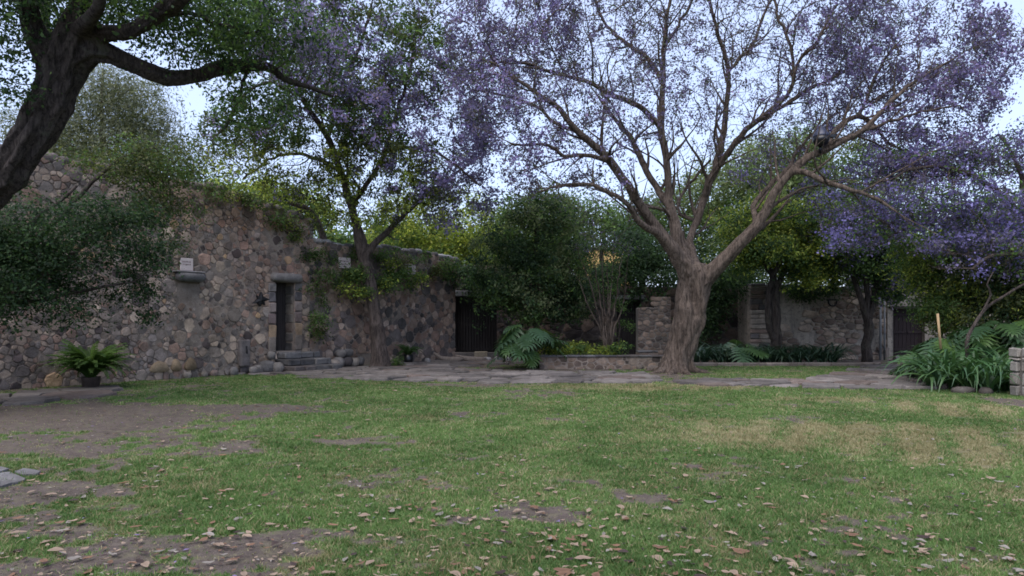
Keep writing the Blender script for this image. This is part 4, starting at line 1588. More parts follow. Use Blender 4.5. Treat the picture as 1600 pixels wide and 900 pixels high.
xx = tp[:, 0] / tp[:, 1] * F + 800
# right side of the crown is denser and bluer; centre is thin and greyish
dens = np.interp(xx, [700, 860, 1000, 1150, 1300, 1400, 1600], [.78, .56, .32, .32, .46, .85, .9])
clump = np.clip((fbm(xx / 55.0, tp[:, 2] * 1.1 + tp[:, 1] * .4, 81, 3) - .40) * 8, .16, 1.5)
sel = rngj.random(len(tp)) < dens * clump * 1.3
C = tp[sel]
pm = np.where(rngj.random(len(C)) < np.interp(C[:, 0] / C[:, 1] * F + 800, [700, 900, 1000, 1200, 1400, 1600], [.6, .45, .25, .25, .6, .7]), 0, 1)
hv = rngj.random(len(C)) < np.interp(C[:, 0] / C[:, 1] * F + 800, [700, 900, 1000, 1200, 1400, 1600], [.5, .4, .22, .22, .45, .55])
crown('blossoms', jac, [leaves(C[hv], 40, .105, .08, [PURPLE, GREYP], rngj, .6, .1, 1.25, pmix=pm[hv]), leaves(C[~hv], 17, .11, .075, [PURPLE, GREYP], rngj, .5, .1, .8, pmix=1 - (rngj.random((~hv).sum()) < .2))], 'petal')
sel = rngj.random(len(tp)) < .22
C = tp[sel]
pm = (rngj.random(len(C)) < .4).astype(int)
crown('leaves', jac, [leaves(C, 12, .14, .05, [G_OLIVE, G_MID], rngj, .4, .2, .7, pmix=pm)])
NJ = len(T.P)

# camera/lamp housing on the branch
hd = empty('security_camera', at(1283, 214, 19.0))
hd.scale = (.86, .86, .86)
tag(hd, 'dark dome camera with a grey conical hood perched on the jacaranda branch', 'camera')


def lathe(profile, sides=20):
    V = []
    for r, z in profile:
        for a in np.linspace(0, 2 * math.pi, sides, endpoint=False): V.append((r * math.cos(a), r * math.sin(a), z))
    Fc = []
    for i in range(len(profile) - 1):
        for j in range(sides):
            k_ = (j + 1) % sides
            Fc.append((i * sides + j, i * sides + k_, (i + 1) * sides + k_, (i + 1) * sides + j))
    Fc.append(tuple(range(sides))[::-1])
    Fc.append(tuple(range((len(profile) - 1) * sides, len(profile) * sides)))
    return np.array(V), Fc


V, Fc = lathe([(.25, 0), (.255, .03), (.24, .08), (.19, .16), (.11, .27), (.05, .33), (.03, .38)])
mesh_np('hood', V, Fc, M['shell'], hd)
V, Fc = lathe([(.12, -.3), (.2, -.26), (.25, -.12), (.265, -.005)])
mesh_np('dome', V, Fc, M['blackp'], hd)
V, Fc = box_geo(.2, .12, .1, .01)
mesh_np('mount', V, Fc, M['blackp'], hd, None, False, (.36, 0, .03))
V, Fc = tube_geo([(0, 0.05, -.28), (.02, .12, -.5)], [.05, .05], 8)
mesh_np('stem', V, Fc, M['blackp'], hd)

# ------------------------------------------------------------------ the middle tree by the wall
rngm = np.random.default_rng(202)
mid = empty('jacaranda_tree', (*gr(592, 574), 0))
tag(mid, 'slender forked jacaranda standing against the left wall, green and violet crown', 'tree')
T = Tree(6)
T.m = .95
T.limb([(594, 577, 23.1, 20), (594, 568, 23.1, 17), (592, 545, 23.1, 14.5), (589, 510, 23.1, 14), (583, 475, 23.1, 12.5), (578, 445, 23.1, 13), (570, 410, 23.1, 12), (563, 375, 23, 13), (556, 350, 22.9, 10), (548, 318, 22.8, 9),
        (533, 270, 22.5, 8), (512, 215, 22, 7), (470, 150, 21.4, 6), (440, 90, 21, 5), (410, 20, 20.5, 4)], .15, .008)
T.limb([(570, 400, 23.1, 11), (588, 378, 23.2, 8), (606, 362, 23.4, 7.5), (622, 345, 23.6, 5.5), (660, 310, 24, 4.5), (700, 280, 24.3, 3.5), (740, 250, 24.5, 3)], .2, .01)
T.limb([(548, 318, 22.8, 7), (575, 285, 22.5, 6), (600, 240, 22, 5.5), (620, 180, 21.5, 5), (640, 110, 21, 4), (650, 50, 20.8, 3.5)], .2, .02)
T.limb([(600, 240, 22, 4), (650, 230, 21.6, 4), (700, 250, 21.2, 3), (750, 290, 21, 2.5)], .2, .02)
T.limb([(533, 270, 22.5, 5), (500, 250, 23, 4.5), (460, 240, 23.4, 4), (420, 250, 23.7, 3), (380, 280, 24, 2.5)], .2, .02)
T.limb([(512, 215, 22, 5), (530, 140, 22, 4.5), (560, 80, 22, 4), (580, 10, 22, 3)], .2, .02)
T.limb([(470, 150, 21.4, 4), (420, 130, 20.6, 4), (380, 150, 20, 3), (350, 200, 19.6, 2.5)], .2, .02)
MBs = [(450, 60, 21, 150, 80, 2.5), (560, 90, 21.5, 150, 100, 2.5), (500, 170, 21.5, 160, 80, 2.4), (620, 180, 21.3, 130, 90, 2.2, 1.2), (700, 230, 21.5, 90, 90, 2, 1.3), (640, 270, 22, 110, 70, 2), (480, 260, 22.5, 140, 60, 2),
       (400, 250, 22.5, 90, 80, 2), (560, 320, 23, 100, 40, 1.5), (700, 320, 22.5, 80, 50, 1.5), (520, -60, 21, 230, 70, 3, .5), (400, 140, 20.5, 80, 60, 2), (365, 225, 21.5, 55, 60, 1.4), (420, 290, 22.3, 70, 34, 1.4), (660, 90, 21, 80, 70, 2, .5)]
T.sprout(.03, .15, .7, 1.8, .5)
A, _, _ = ell(MBs, 6500, rngm)
T.colonise(A, .21, 2.6, .25, 70, (0, 0, .0), .3, 20000).finish(.0058, 2.4)
T.wood(mid, 'bark_c', .05, .03, .07, 12, 24, 4)
tp = T.tips(.011) + rngm.normal(0, .05, T.tips(.011).shape)
FX = T.P[T.fix & (T.R > .05)]
tp = tp[np.array([np.min(((FX - q) ** 2).sum(1)) for q in tp]) > .3 ** 2]
xx = tp[:, 0] / tp[:, 1] * F + 800
yy = HOR - (tp[:, 2] - EYE) / tp[:, 1] * F
dband = (yy - (20 + (xx - 450) * .78)) / 90.0      # violet band running down to the right
viol = np.exp(-dband ** 2) * .5 + .05 + np.clip((xx - 640) / 160, 0, .4)
r_ = rngm.random(len(tp))
pm = np.where(r_ < viol, 0, np.where(yy > 230, np.where(rngm.random(len(tp)) < .5, 3, 2), np.where(rngm.random(len(tp)) < .45, 1, 2)))
thin = np.where(yy > 235, .5, .85) * np.where(xx < 460, .62, 1) * np.where((xx > 560) & (yy < 140), .55, 1)
thin = thin * np.clip((fbm(tp[:, 0] * 1.2 + tp[:, 1] * .3, tp[:, 2] * 1.2, 84, 3) - .35) * 8, .2, 1.6)
sel = rngm.random(len(tp)) < thin
crown('crown', mid, [leaves(tp[sel], 34, .125, .095, [PURPLE, G_MID, G_OLIVE, G_YEL], rngm, .5, .15, .8, pmix=pm[sel])])

# bare crooked trunk behind the low wall
bt = empty('bare_tree', (*at(512, 0, 24.5)[:2], 0))
tag(bt, 'bare crooked trunk rising from behind the wall top left of the forked tree', 'tree')
T = Tree(8)
T.limb([(520, 560, 24.5, 9), (512, 420, 24.5, 8), (503, 365, 24.5, 7.5), (492, 340, 24.5, 6.5), (478, 325, 24.4, 6), (455, 318, 24.3, 5), (438, 312, 24.2, 3)], .2, .01)
T.limb([(492, 340, 24.5, 5), (470, 330, 24, 3.5), (430, 350, 23.6, 2.5), (415, 370, 23.3, 2)], .2, .02)
T.finish()
T.wood(bt, 'bark_c', .02, None, .05, 10, 16)

# ------------------------------------------------------------------ the old leaning tree at the left
rngl = np.random.default_rng(303)
old = empty('leaning_tree', (-10.6, 11.3, 0))
tag(old, 'massive dark leaning tree with rough bark at the left edge, limbs arching over the wall', 'tree')
T = Tree(9)
T.k = 1.0
T.limb([(-170, 660, 11.3, 62), (-160, 560, 11.3, 56), (-130, 450, 11.3, 48), (-60, 335, 11.2, 30), (10, 275, 11.1, 24), (46, 222, 11, 24.5), (74, 172, 11, 26), (92, 130, 11, 27), (104, 90, 11, 30), (120, 40, 11, 22), (135, 0, 11, 19), (150, -60, 11, 17), (170, -140, 11, 12)], .12, .012, grow=True)
T.limb([(110, 100, 11, 24), (150, 84, 11, 16), (190, 92, 11.1, 15), (232, 112, 11.3, 14), (262, 122, 11.5, 14), (300, 120, 11.7, 13), (345, 106, 12, 13), (385, 102, 12.3, 12), (420, 106, 12.6, 9), (450, 125, 13, 7), (520, 150, 13.4, 3)], .15, .01)
T.limb([(120, 60, 11, 22), (165, 52, 10.8, 14), (210, 46, 10.5, 13), (250, 20, 10.3, 14), (290, -10, 10, 13), (340, -60, 9.8, 7)], .15, .01)
T.limb([(90, 120, 11, 25), (60, 60, 10.8, 17), (45, 0, 10.6, 14), (40, -80, 10.5, 10)], .15, .01)
T.limb([(100, 90, 11, 20), (70, 60, 11.8, 13), (68, 10, 12.2, 11), (75, -60, 12.5, 8)], .15, .01)
T.limb([(120, 60, 11, 16), (150, 20, 10.2, 12), (158, -20, 9.9, 12), (165, -80, 9.6, 8)], .15, .01)
T.limb([(385, 102, 12.3, 5), (384, 118, 12.4, 4.5), (378, 140, 12.4, 3), (366, 170, 12.4, 2), (352, 200, 12.5, 1.2)], .12, .02)
T.limb([(380, 125, 12.4, 3), (392, 150, 12.6, 2), (398, 180, 12.7, 1.4)], .12, .02)
T.limb([(378, 140, 12.4, 2), (365, 150, 12.2, 1.5), (350, 175, 12.1, 1)], .12, .02)
T.limb([(250, 20, 10.3, 6), (300, 25, 10.6, 5), (350, 40, 11, 4), (400, 50, 11.4, 3)], .15, .02)
LB = [(280, 20, 10.8, 120, 40, 1.2, 1.3), (400, 40, 12, 110, 55, 1.3, 1.2), (330, 70, 11.5, 90, 35, 1), (130, -40, 10.6, 180, 50, 1.6), (15, 40, 10.4, 40, 60, .8), (0, 120, 10.3, 30, 40, .5, .4), (470, 60, 12.8, 80, 50, 1.2),
      (400, 170, 12.6, 60, 35, .8, .8), (240, 60, 11, 60, 18, .6, .5), (60, 20, 10.8, 60, 25, .8)]
A, _, _ = ell(LB, 3200, rngl)
T.colonise(A, .13, 2.2, .15, 70, (0, 0, -.03), .3, 7000).finish(.0045, 2.25)
T.wood(old, 'bark_d', .04, .026, .26, 16, 56, 7)
tp = T.tips(.009) + rngl.normal(0, .03, T.tips(.009).shape)
xx = tp[:, 0] / tp[:, 1] * F + 800
pm = np.where(rngl.random(len(tp)) < np.clip((xx - 380) / 300, 0, .5), 2, np.where(rngl.random(len(tp)) < np.where(xx < 60, .85, .4), 0, 1))
sel = rngl.random(len(tp)) < .95
crown('crown', old, [leaves(tp[sel], 20, .12, .062, [G_DARK, G_MID, PURPLE], rngl, .55, .1, .8, pmix=pm[sel])])

# ------------------------------------------------------------------ generic bushy things
def bush(name, label, cat, base, blobs, n_, per, size, pals, seed, spread=.16, shell=.45, mix=None, mat='leaf', trunk=None, up=.3, group=None, aspect=.5, part='foliage', flat=.8, tk=1.0, bark='bark_c'):
    rng = np.random.default_rng(seed)
    root = empty(name, base)
    tag(root, label, cat, group)
    nbg = max(8, n_ // 15)
    BC, BO, bk = ell(blobs, nbg, rng, shell)          # boughs, each carrying a flattened spray of clusters
    brad = np.array([.5 * (b[3] + b[4]) / F * b[2] for b in blobs])[bk] * rng.uniform(.13, .34, nbg)
    bi = np.repeat(np.arange(nbg), 15)
    sp_ = rng.normal(0, 1, (len(bi), 3)) * brad[bi][:, None]
    sp_[:, 2] *= .5
    sp_[:, 2] -= (sp_[:, 0] ** 2 + sp_[:, 1] ** 2) / (brad[bi] * 3 + .01) * .5
    C = BC[bi] + sp_
    O = BO[bi] - np.array([0, 0, .3])
    cpx, cpy = C[:, 0] / C[:, 1] * F + 800, HOR - (C[:, 2] - EYE) / C[:, 1] * F
    keep_ = (C[:, 2] > .02) & ~((C[:, 1] > 24) & (np.abs(cpx - 948) < 26) & (np.abs(cpy - 404) < 10))   # gap in the leaves before the yellow-lit house
    C, O, bi = C[keep_], O[keep_], bi[keep_]
    bp = rng.choice(len(pals), nbg, p=mix if mix is not None else None)
    pm = np.where(rng.random(len(C)) < .7, bp[bi], rng.choice(len(pals), len(C), p=mix if mix is not None else None))
    crown(part, root, [leaves(C, per, spread, size, pals, rng, aspect, up, flat, O, pm)], mat)
    if trunk:
        T_ = Tree(seed)
        T_.k = tk
        for l in trunk: T_.limb(l, .25, .02)
        q = C[rng.choice(len(C), min(len(C), 220), replace=False)]
        T_.colonise(q, .35, 4.0, .5, 30, jit=.2, maxn=1500).finish(.008, 2.3)
        T_.wood(root, bark, .03, None, .05, 9, 14)
    return root


# dark shrub hanging over the left end of the tall wall
bush('overhanging_shrub', 'dark green shrub hanging in front of the tall wall at the left edge', 'shrub', (-11.2, 12.6, 0),
     [(20, 420, 13, 100, 80, .8, 1.4), (50, 355, 13, 100, 50, .8), (140, 400, 13.3, 90, 60, .7), (150, 345, 13.5, 90, 45, .7), (200, 370, 13.6, 70, 60, .5, .6), (215, 455, 13.6, 35, 42, .35, .9), (20, 470, 12.8, 50, 40, .6),
      (120, 470, 13.2, 60, 22, .4, .5), (250, 400, 13.8, 30, 60, .3, .3)],
     1750, 20, .062, [G_DARK, [((.03, .06, .03), 1), ((.05, .10, .035), 1)]], 11, .12, 0, [.75, .25], 'leaf',
     [[(-90, 620, 12.6, 14), (-60, 520, 12.7, 11), (0, 470, 12.8, 9), (60, 440, 13, 7), (110, 400, 13.2, 5), (160, 350, 13.4, 3)], [(0, 470, 12.8, 7), (60, 470, 13.2, 5), (130, 455, 13.4, 4), (210, 440, 13.5, 2)],
      [(-60, 520, 12.7, 9), (-20, 420, 13, 7), (50, 350, 13.2, 5), (120, 290, 13.4, 3)]])
bush('overhanging_shrub', 'yellowish olive foliage draped over the wall top above the dark shrub', 'shrub', (-10.8, 14.6, 0),
     [(215, 250, 15.4, 85, 38, .7), (230, 290, 15.6, 70, 45, .6, .7), (250, 340, 15.8, 60, 40, .4, .4), (270, 260, 16.2, 40, 40, .4, .6)], 900, 15, .06, [G_OLIVE, G_MID], 12, .14, 0, [.6, .4], 'leaf',
     [[(-80, 560, 14.4, 12), (20, 420, 14.7, 9), (100, 330, 15, 6), (170, 260, 15.2, 4), (240, 230, 15.4, 2)]])
# feathery tree far behind the wall
rngf = np.random.default_rng(404)
ft = bush('feathery_tree', 'tall pale feathery tree behind the tall wall, seen through the big limb', 'tree', (*at(170, 0, 33)[:2], 0),
          [(160, 150, 33, 60, 60, 2.2), (130, 200, 33, 90, 60, 2.5), (200, 180, 33, 75, 60, 2.5), (240, 230, 33, 65, 50, 2.2), (60, 230, 33, 60, 60, 2), (160, 260, 33, 140, 60, 3, 1.3), (30, 190, 33, 22, 40, 1.2, .5), (110, 160, 33, 50, 50, 2)],
          3300, 20, .17, [[((.15, .165, .105), 2), ((.2, .21, .14), 2), ((.12, .135, .085), 1)], G_OLIVE], 404, .28, .0, [.75, .25], 'leaf',
          [[(170, 545, 33, 9), (165, 300, 33, 7), (160, 200, 33, 5), (160, 120, 33, 3)], [(168, 400, 33, 6), (110, 300, 33, 4), (80, 220, 33, 3)], [(167, 380, 33, 6), (220, 300, 33, 4), (240, 230, 33, 3)]], aspect=.22, flat=1.6)
# hill of trees beyond the wall at left
bush('far_tree', 'sunlit green treetop far behind the wall left of the forked tree', 'tree', (*at(340, 0, 60)[:2], 0),
     [(330, 300, 60, 60, 36, 4), (400, 310, 60, 60, 36, 4), (460, 330, 60, 60, 30, 4)], 900, 14, .32, [G_YEL, G_MID], 14, .5, .3, [.5, .5], 'leaf',
     [[(360, 530, 60, 6), (360, 300, 60, 4)]])
# trees behind the low wall and the gate, centre
bush('garden_tree', 'tree behind the low wall with sun glow in its yellow green leaves, between the forked tree and the dark shrub', 'tree', (*at(700, 0, 33)[:2], 0),
     [(690, 370, 33, 60, 45, 2), (640, 350, 33, 60, 50, 2, .7), (740, 350, 33, 50, 50, 2), (600, 380, 33, 60, 30, 1.5, .5), (720, 400, 33, 60, 30, 1.5)], 1400, 16, .14, [G_YEL, G_MID], 15, .25, .0, [.8, .2], 'leaf',  # warm backlight glow comes from the large yellow leaf share
     [[(700, 545, 33, 7), (700, 400, 33, 5), (690, 330, 33, 3)]])
bush('garden_tree', 'tall hazy green tree behind the back wall left of the big jacaranda', 'tree', (*at(930, 0, 36)[:2], 0),
     [(960, 340, 36, 90, 50, 2.5), (900, 350, 36, 70, 50, 2), (1020, 370, 36, 60, 50, 2), (860, 330, 37, 60, 40, 2, .5)], 1500, 16, .15, [G_MID, [((.10, .085, .15), 1), ((.1, .11, .07), 1)]], 16, .28, 0, [.65, .35], 'leaf',
     [[(940, 545, 36, 7), (940, 400, 36, 5), (950, 330, 36, 3)]])
bush('garden_tree', 'tall light green feathery tree behind the big jacaranda fork', 'tree', (*at(1150, 0, 37)[:2], 0),
     [(1130, 300, 37, 90, 70, 3), (1200, 260, 37, 90, 70, 3), (1290, 250, 37, 90, 60, 3), (1240, 320, 37, 110, 60, 3), (1340, 300, 37, 80, 60, 3), (1100, 360, 37, 70, 50, 2.5), (1060, 330, 37, 40, 60, 2, .6), (1180, 400, 37, 110, 60, 2.5), (1320, 390, 37, 110, 60, 2.5), (1420, 350, 37, 80, 70, 2.5)], 5200, 16, .19,
     [G_MID, [((.15, .2, .085), 1), ((.2, .25, .11), 1)], G_OLIVE], 17, .28, 0, [.3, .5, .2], 'leaf',
     [[(1150, 545, 37, 8), (1160, 400, 37, 6), (1200, 300, 37, 4)], [(1160, 400, 37, 5), (1260, 330, 37, 4), (1320, 280, 37, 3)]], aspect=.35)
# dark trees over the back wall
bush('dark_tree', 'dark green leafy tree overhanging the black doorway in the back wall', 'tree', (*at(1000, 0, 30.5)[:2], 0),
     [(960, 430, 29.8, 60, 42, 1.5), (1020, 430, 29.8, 60, 40, 1.5), (1090, 440, 30, 60, 40, 1.5), (1000, 390, 30.5, 90, 40, 1.8), (900, 420, 30, 60, 50, 1.5), (1130, 430, 30.2, 50, 30, 1.3)], 2600, 16, .12,
     [G_DARK], 18, .2, .2, None, 'leaf', [[(1010, 545, 30.6, 8), (1005, 450, 30.5, 6), (1000, 390, 30.4, 4)]])
bush('dark_shrub_tree', 'large dense dark shrub with pale tipped drooping sprays beside the gate', 'shrub', (*gr(835, 574), 0),
     [(840, 370, 25, 70, 65, 1.6), (790, 400, 25, 50, 60, 1.3), (880, 410, 25, 45, 70, 1.3), (830, 450, 24.6, 75, 50, 1.2), (790, 440, 24.6, 50, 35, 1, 1), (850, 330, 25.5, 45, 35, 1), (880, 470, 24.8, 35, 35, .8, .8)],
     2600, 19, .10, [G_DARK, G_MID, [((.15, .175, .085), 1), ((.11, .14, .06), 1)]], 19, .13, .5, [.5, .25, .25], 'leaf',
     [[(835, 574, 25.2, 9), (838, 500, 25.2, 7), (835, 420, 25.2, 5), (840, 350, 25.2, 3)]])
bush('wall_ivy', 'dark ivy mass hanging over the top of the wall beside the gate', 'ivy', (*at(725, 0, 28)[:2], 0),
     [(715, 425, 27.6, 30, 22, .4), (745, 440, 28, 32, 20, .4), (690, 415, 27, 30, 14, .4), (770, 450, 28, 25, 16, .4)], 420, 16, .09, [G_DARK, G_MID], 20, .15, .2, [.7, .3], 'leaf')
bush('wall_ivy', 'green creeper hanging down the wall right of the narrow doorway', 'creeper', LF.w(np.array([9, 0, .2])),
     [(495, 425, 22.3, 26, 34, .25), (490, 470, 22.2, 20, 34, .25), (500, 505, 22, 16, 26, .25), (520, 400, 22.8, 40, 16, .35), (480, 405, 22, 22, 14, .25)], 400, 13, .075, [G_MID, G_OLIVE, G_DARK], 21, .12, 0, [.5, .3, .2], 'leaf')
bush('wall_ivy', 'bright green clump growing from the wall just left of the forked trunk', 'creeper', LF.w(np.array([10.2, 3, .2])),
     [(553, 440, 22.9, 22, 26, .35), (545, 425, 22.9, 20, 12, .3)], 170, 16, .085, [G_MID, G_YEL], 22, .13, .2, [.75, .25], 'leaf')
bush('wall_ivy', 'bright green clump growing from the wall just right of the forked trunk', 'creeper', LF.w(np.array([11.8, 3, .2])),
     [(604, 445, 24, 20, 24, .35), (615, 420, 24.2, 22, 14, .3), (650, 430, 25.2, 20, 22, .3), (665, 405, 26, 26, 12, .35)], 260, 14, .085, [G_MID, G_YEL], 23, .13, .1, [.7, .3], 'leaf')

bush('wall_top_creeper', 'olive creeper trailing over the sloping top of the tall wall above the narrow doorway', 'creeper', LF.w(np.array([6.5, 4.6, .2])),
     [(430, 335, 21.0, 34, 20, .35), (385, 312, 20.2, 30, 16, .3), (475, 352, 21.9, 26, 22, .35), (500, 378, 22.6, 24, 20, .35), (340, 296, 19.4, 26, 12, .3), (455, 372, 21.6, 14, 18, .25, .6)], 420, 14, .07, [G_OLIVE, G_MID, G_YEL], 35, .12, 0, [.5, .35, .15], 'leaf')
bush('wall_top_creeper', 'green creeper trailing along the top of the low wall behind the forked trunk', 'creeper', LF.w(np.array([11, 4.1, .2])),
     [(540, 392, 23.4, 30, 12, .3), (600, 396, 24.2, 30, 12, .3), (640, 408, 25.2, 24, 14, .3), (680, 412, 26.4, 24, 14, .3)], 240, 14, .075, [G_OLIVE, G_MID], 36, .12, 0, [.5, .5], 'leaf')

# tree with a yellow green crown, and its neighbour
bush('shade_tree', 'small dark trunked tree with yellow green foliage in front of the pale wall', 'tree', (*at(1212, 0, 25.6)[:2], 0),
     [(1180, 395, 25.2, 50, 28, 1.2), (1230, 380, 25.6, 60, 32, 1.5), (1270, 410, 25.6, 45, 30, 1.2), (1160, 360, 26, 50, 35, 1.3), (1300, 385, 25.4, 40, 26, 1), (1225, 340, 26, 80, 30, 1.4), (1290, 440, 25.8, 26, 20, .7, .7)], 3000, 18, .10,
     [G_MID, G_YEL, G_DARK], 24, .17, .1, [.3, .55, .15], 'leaf',
     [[(1214, 560, 25.6, 10), (1212, 500, 25.6, 8), (1210, 440, 25.6, 6), (1195, 410, 25.5, 5), (1180, 370, 25.4, 3)], [(1207, 550, 25.5, 6), (1200, 490, 25.4, 5), (1205, 440, 25.4, 4.5), (1225, 400, 25.3, 4), (1250, 370, 25.2, 3)],
      [(1211, 455, 25.6, 5), (1235, 415, 25.8, 4), (1290, 395, 25.8, 2.5)]], tk=1.3, bark='bark_d')
bush('shade_tree', 'slim dark trunk forking low in front of the pale wall beside the grey pipes', 'tree', (*gr(1355, 567), 0),
     [(1340, 400, 25.2, 50, 30, 1.2), (1390, 410, 25.4, 50, 34, 1.2), (1310, 380, 25.2, 40, 26, 1), (1400, 450, 25.4, 28, 18, .6), (1360, 350, 25.4, 80, 36, 1.4)], 1900, 18, .10,
     [G_DARK, G_MID, PURPLE], 25, .17, .1, [.35, .35, .3], 'leaf',
     [[(1355, 570, 25.4, 9.5), (1355, 540, 25.4, 8), (1357, 510, 25.4, 7.5), (1346, 470, 25.3, 5), (1332, 425, 25.2, 4), (1318, 390, 25.1, 2.5)], [(1358, 505, 25.4, 6), (1366, 465, 25.4, 5), (1372, 420, 25.4, 3.5), (1370, 370, 25.4, 2.5)],
      [(1352, 495, 25.3, 5), (1354, 450, 25.2, 4.5), (1350, 400, 25.1, 3)], [(1366, 470, 25.4, 4.5), (1385, 445, 25.5, 3.5), (1415, 420, 25.6, 2)]], tk=1.3, bark='bark_d')

# violet jacaranda mass at the right edge
rngr = np.random.default_rng(505)
rj = empty('jacaranda_tree', (13.9, 17.5, 0))
tag(rj, 'low violet jacaranda sweeping in from the right edge above the leafy bed', 'tree')
T = Tree(33)
T.limb([(1660, 640, 17.5, 20), (1655, 540, 17.5, 17), (1645, 440, 17.5, 14), (1620, 370, 17.6, 11), (1580, 320, 17.8, 8), (1530, 280, 18, 6), (1470, 260, 18.2, 4), (1420, 265, 18.3, 3)], .2, .02)
T.limb([(1620, 370, 17.6, 8), (1570, 350, 18.3, 6), (1510, 340, 18.6, 4), (1440, 350, 18.8, 3), (1390, 370, 19, 2)], .2, .02)
T.limb([(1645, 440, 17.5, 8), (1600, 400, 17, 5), (1550, 400, 16.8, 4), (1520, 420, 16.8, 3)], .2, .02)
T.limb([(1600, 345, 17.7, 8), (1600, 290, 18, 6), (1580, 240, 18.2, 4), (1560, 210, 18.3, 3)], .2, .02)
RB = [(1540, 320, 18, 90, 60, 1.8), (1450, 310, 18.3, 90, 45, 1.8), (1380, 330, 18.8, 70, 40, 1.4), (1570, 390, 17.2, 70, 45, 1.5), (1500, 400, 17.4, 60, 35, 1.3), (1580, 240, 18.3, 50, 40, 1.5), (1500, 255, 18.3, 70, 28, 1.4), (1340, 360, 19, 60, 40, 1, .8), (1420, 270, 19, 80, 35, 1.4, .8), (1300, 300, 20, 60, 40, 1.2, .5)]
A, _, _ = ell(RB, 3400, rngr)
T.colonise(A, .17, 3, .2, 60, (0, 0, -.05), .3, 7000).finish(.006, 2.25)
T.wood(rj, 'bark_c', .04, .03, .05, 12, 20)
tp = T.tips(.010) + rngr.normal(0, .05, T.tips(.010).shape)
tp = tp[rngr.random(len(tp)) < np.clip((fbm(tp[:, 0] * 1.1 + tp[:, 1], tp[:, 2] * 1.3, 83, 3) - .38) * 6, .1, 1)]
pm = rngr.choice(3, len(tp), p=[.5, .26, .24])
crown('blossoms', rj, [leaves(tp, 34, .13, .07, [[((.18, .155, .38), 3), ((.25, .22, .46), 2), ((.13, .12, .28), 2)], GREYP, G_MID], rngr, .6, .1, .8, pmix=pm)], 'petal')

# green shrubs at the right, behind the leafy bed
bush('garden_shrub', 'yellow green feathery shrub right of the double door', 'shrub', (*at(1480, 0, 20)[:2], 0),
     [(1460, 430, 20, 50, 45, 1), (1500, 460, 19.6, 60, 40, 1), (1478, 490, 19.4, 26, 30, .7), (1440, 400, 20.5, 40, 26, .9), (1530, 420, 19.8, 50, 35, 1), (1480, 390, 20.3, 80, 30, 1)], 2700, 17, .085, [G_YEL, G_MID, G_OLIVE], 26, .14, .1, [.3, .5, .2], 'leaf',
     [[(1470, 575, 20, 5), (1468, 500, 20, 4), (1450, 430, 20, 3)], [(1490, 575, 19.8, 4), (1498, 500, 19.8, 3), (1510, 430, 19.8, 2)]], aspect=.35)
bush('garden_shrub', 'olive green bush at the far right edge behind the philodendrons', 'shrub', (*at(1590, 0, 18.5)[:2], 0),
     [(1580, 440, 18.8, 50, 45, 1), (1550, 480, 18.6, 50, 35, .9), (1620, 470, 18.4, 60, 60, 1.2), (1540, 420, 19, 60, 40, 1)], 2200, 17, .085, [G_OLIVE, G_YEL, G_DARK], 27, .14, .1, [.5, .2, .3], 'leaf',
     [[(1590, 590, 18.5, 6), (1588, 500, 18.6, 4), (1570, 440, 18.7, 3)]])
bush('dark_hedge', 'dark shaded greenery on top of the wall between big jacaranda and pale wall', 'hedge', (*at(1130, 0, 28.4)[:2], 0),
     [(1100, 470, 28.2, 40, 40, .5), (1140, 440, 28.2, 50, 26, .6), (1085, 520, 27.6, 30, 24, .5)], 600, 14, .11, [G_DARK], 28, .2, .1, None, 'leaf')
bush('wall_shrub', 'dark green twig clump spilling over the top of the pale wall', 'shrub', (*at(1290, 0, 27)[:2], 0),
     [(1265, 455, 27, 34, 16, .4), (1230, 448, 27.1, 30, 10, .4), (1320, 452, 27, 20, 10, .4)], 200, 14, .09, [G_DARK, G_MID], 29, .14, .1, [.6, .4], 'leaf')
# skyline screens left and behind so that wall tops meet foliage
for k, (px, Y, w_, top_, lab) in enumerate([(520, 40, 90, 360, 'green tree far behind the low wall left of the forked trunk'), (620, 44, 80, 330, 'green tree far behind the low wall above the right plaque'),
                                            (800, 44, 80, 300, 'green tree far behind the dark shrub'), (1420, 36, 90, 400, 'green tree far behind the double door'),
                                            (1560, 34, 100, 300, 'tall green tree far behind the right edge bed')]):
    hh = (500 - top_)
    bush('far_tree', lab, 'tree', (*at(px, 0, Y)[:2], 0), [(px, top_ + hh * .35, Y, w_ * .7, hh * .35, 2.5), (px - w_ * .5, top_ + hh * .55, Y, w_ * .6, hh * .35, 2.2), (px + w_ * .5, top_ + hh * .55, Y, w_ * .6, hh * .35, 2.2)],
         1200, 15, .26, [G_MID, G_OLIVE, G_YEL], 600 + k, .35, .1, [.5, .3, .2], 'leaf', [[(px, 540, Y, 7), (px, 440, Y, 5), (px, top_ + 30, Y, 3)]])

# ------------------------------------------------------------------ strappy plants, philodendrons, ferns
def strap_mesh(L, wd, arch, col, rng, seg=6):
    """an arching strap leaf starting at the origin, growing along +x; returns mesh"""
    V = []
    x, z, a = 0.0, 0.0, math.radians(rng.uniform(66, 84))
    ds = L / seg
    for i in range(seg + 1):
        t_ = i / seg
        ww = wd * (math.sin(math.pi * min(1, t_ * .9 + .12)) ** .6) * (1 - t_ ** 3) + .002
        V += [(x, -ww / 2, z + ww * .12), (x, 0, z - ww * .08), (x, ww / 2, z + ww * .12)]
        a -= arch / seg * (.5 + t_)
        x += math.cos(a) * ds
        z += math.sin(a) * ds
    Fc = []
    for i in range(seg):
        for j in range(2):
            q = i * 3 + j
            Fc.append((q, q + 1, q + 4, q + 3))
    c = np.broadcast_to(np.array(col) * rng.uniform(.8, 1.25), (len(V), 3))
    return mesh_np('strap_leaf', V, Fc, M['gloss'], cols=c, link=False)


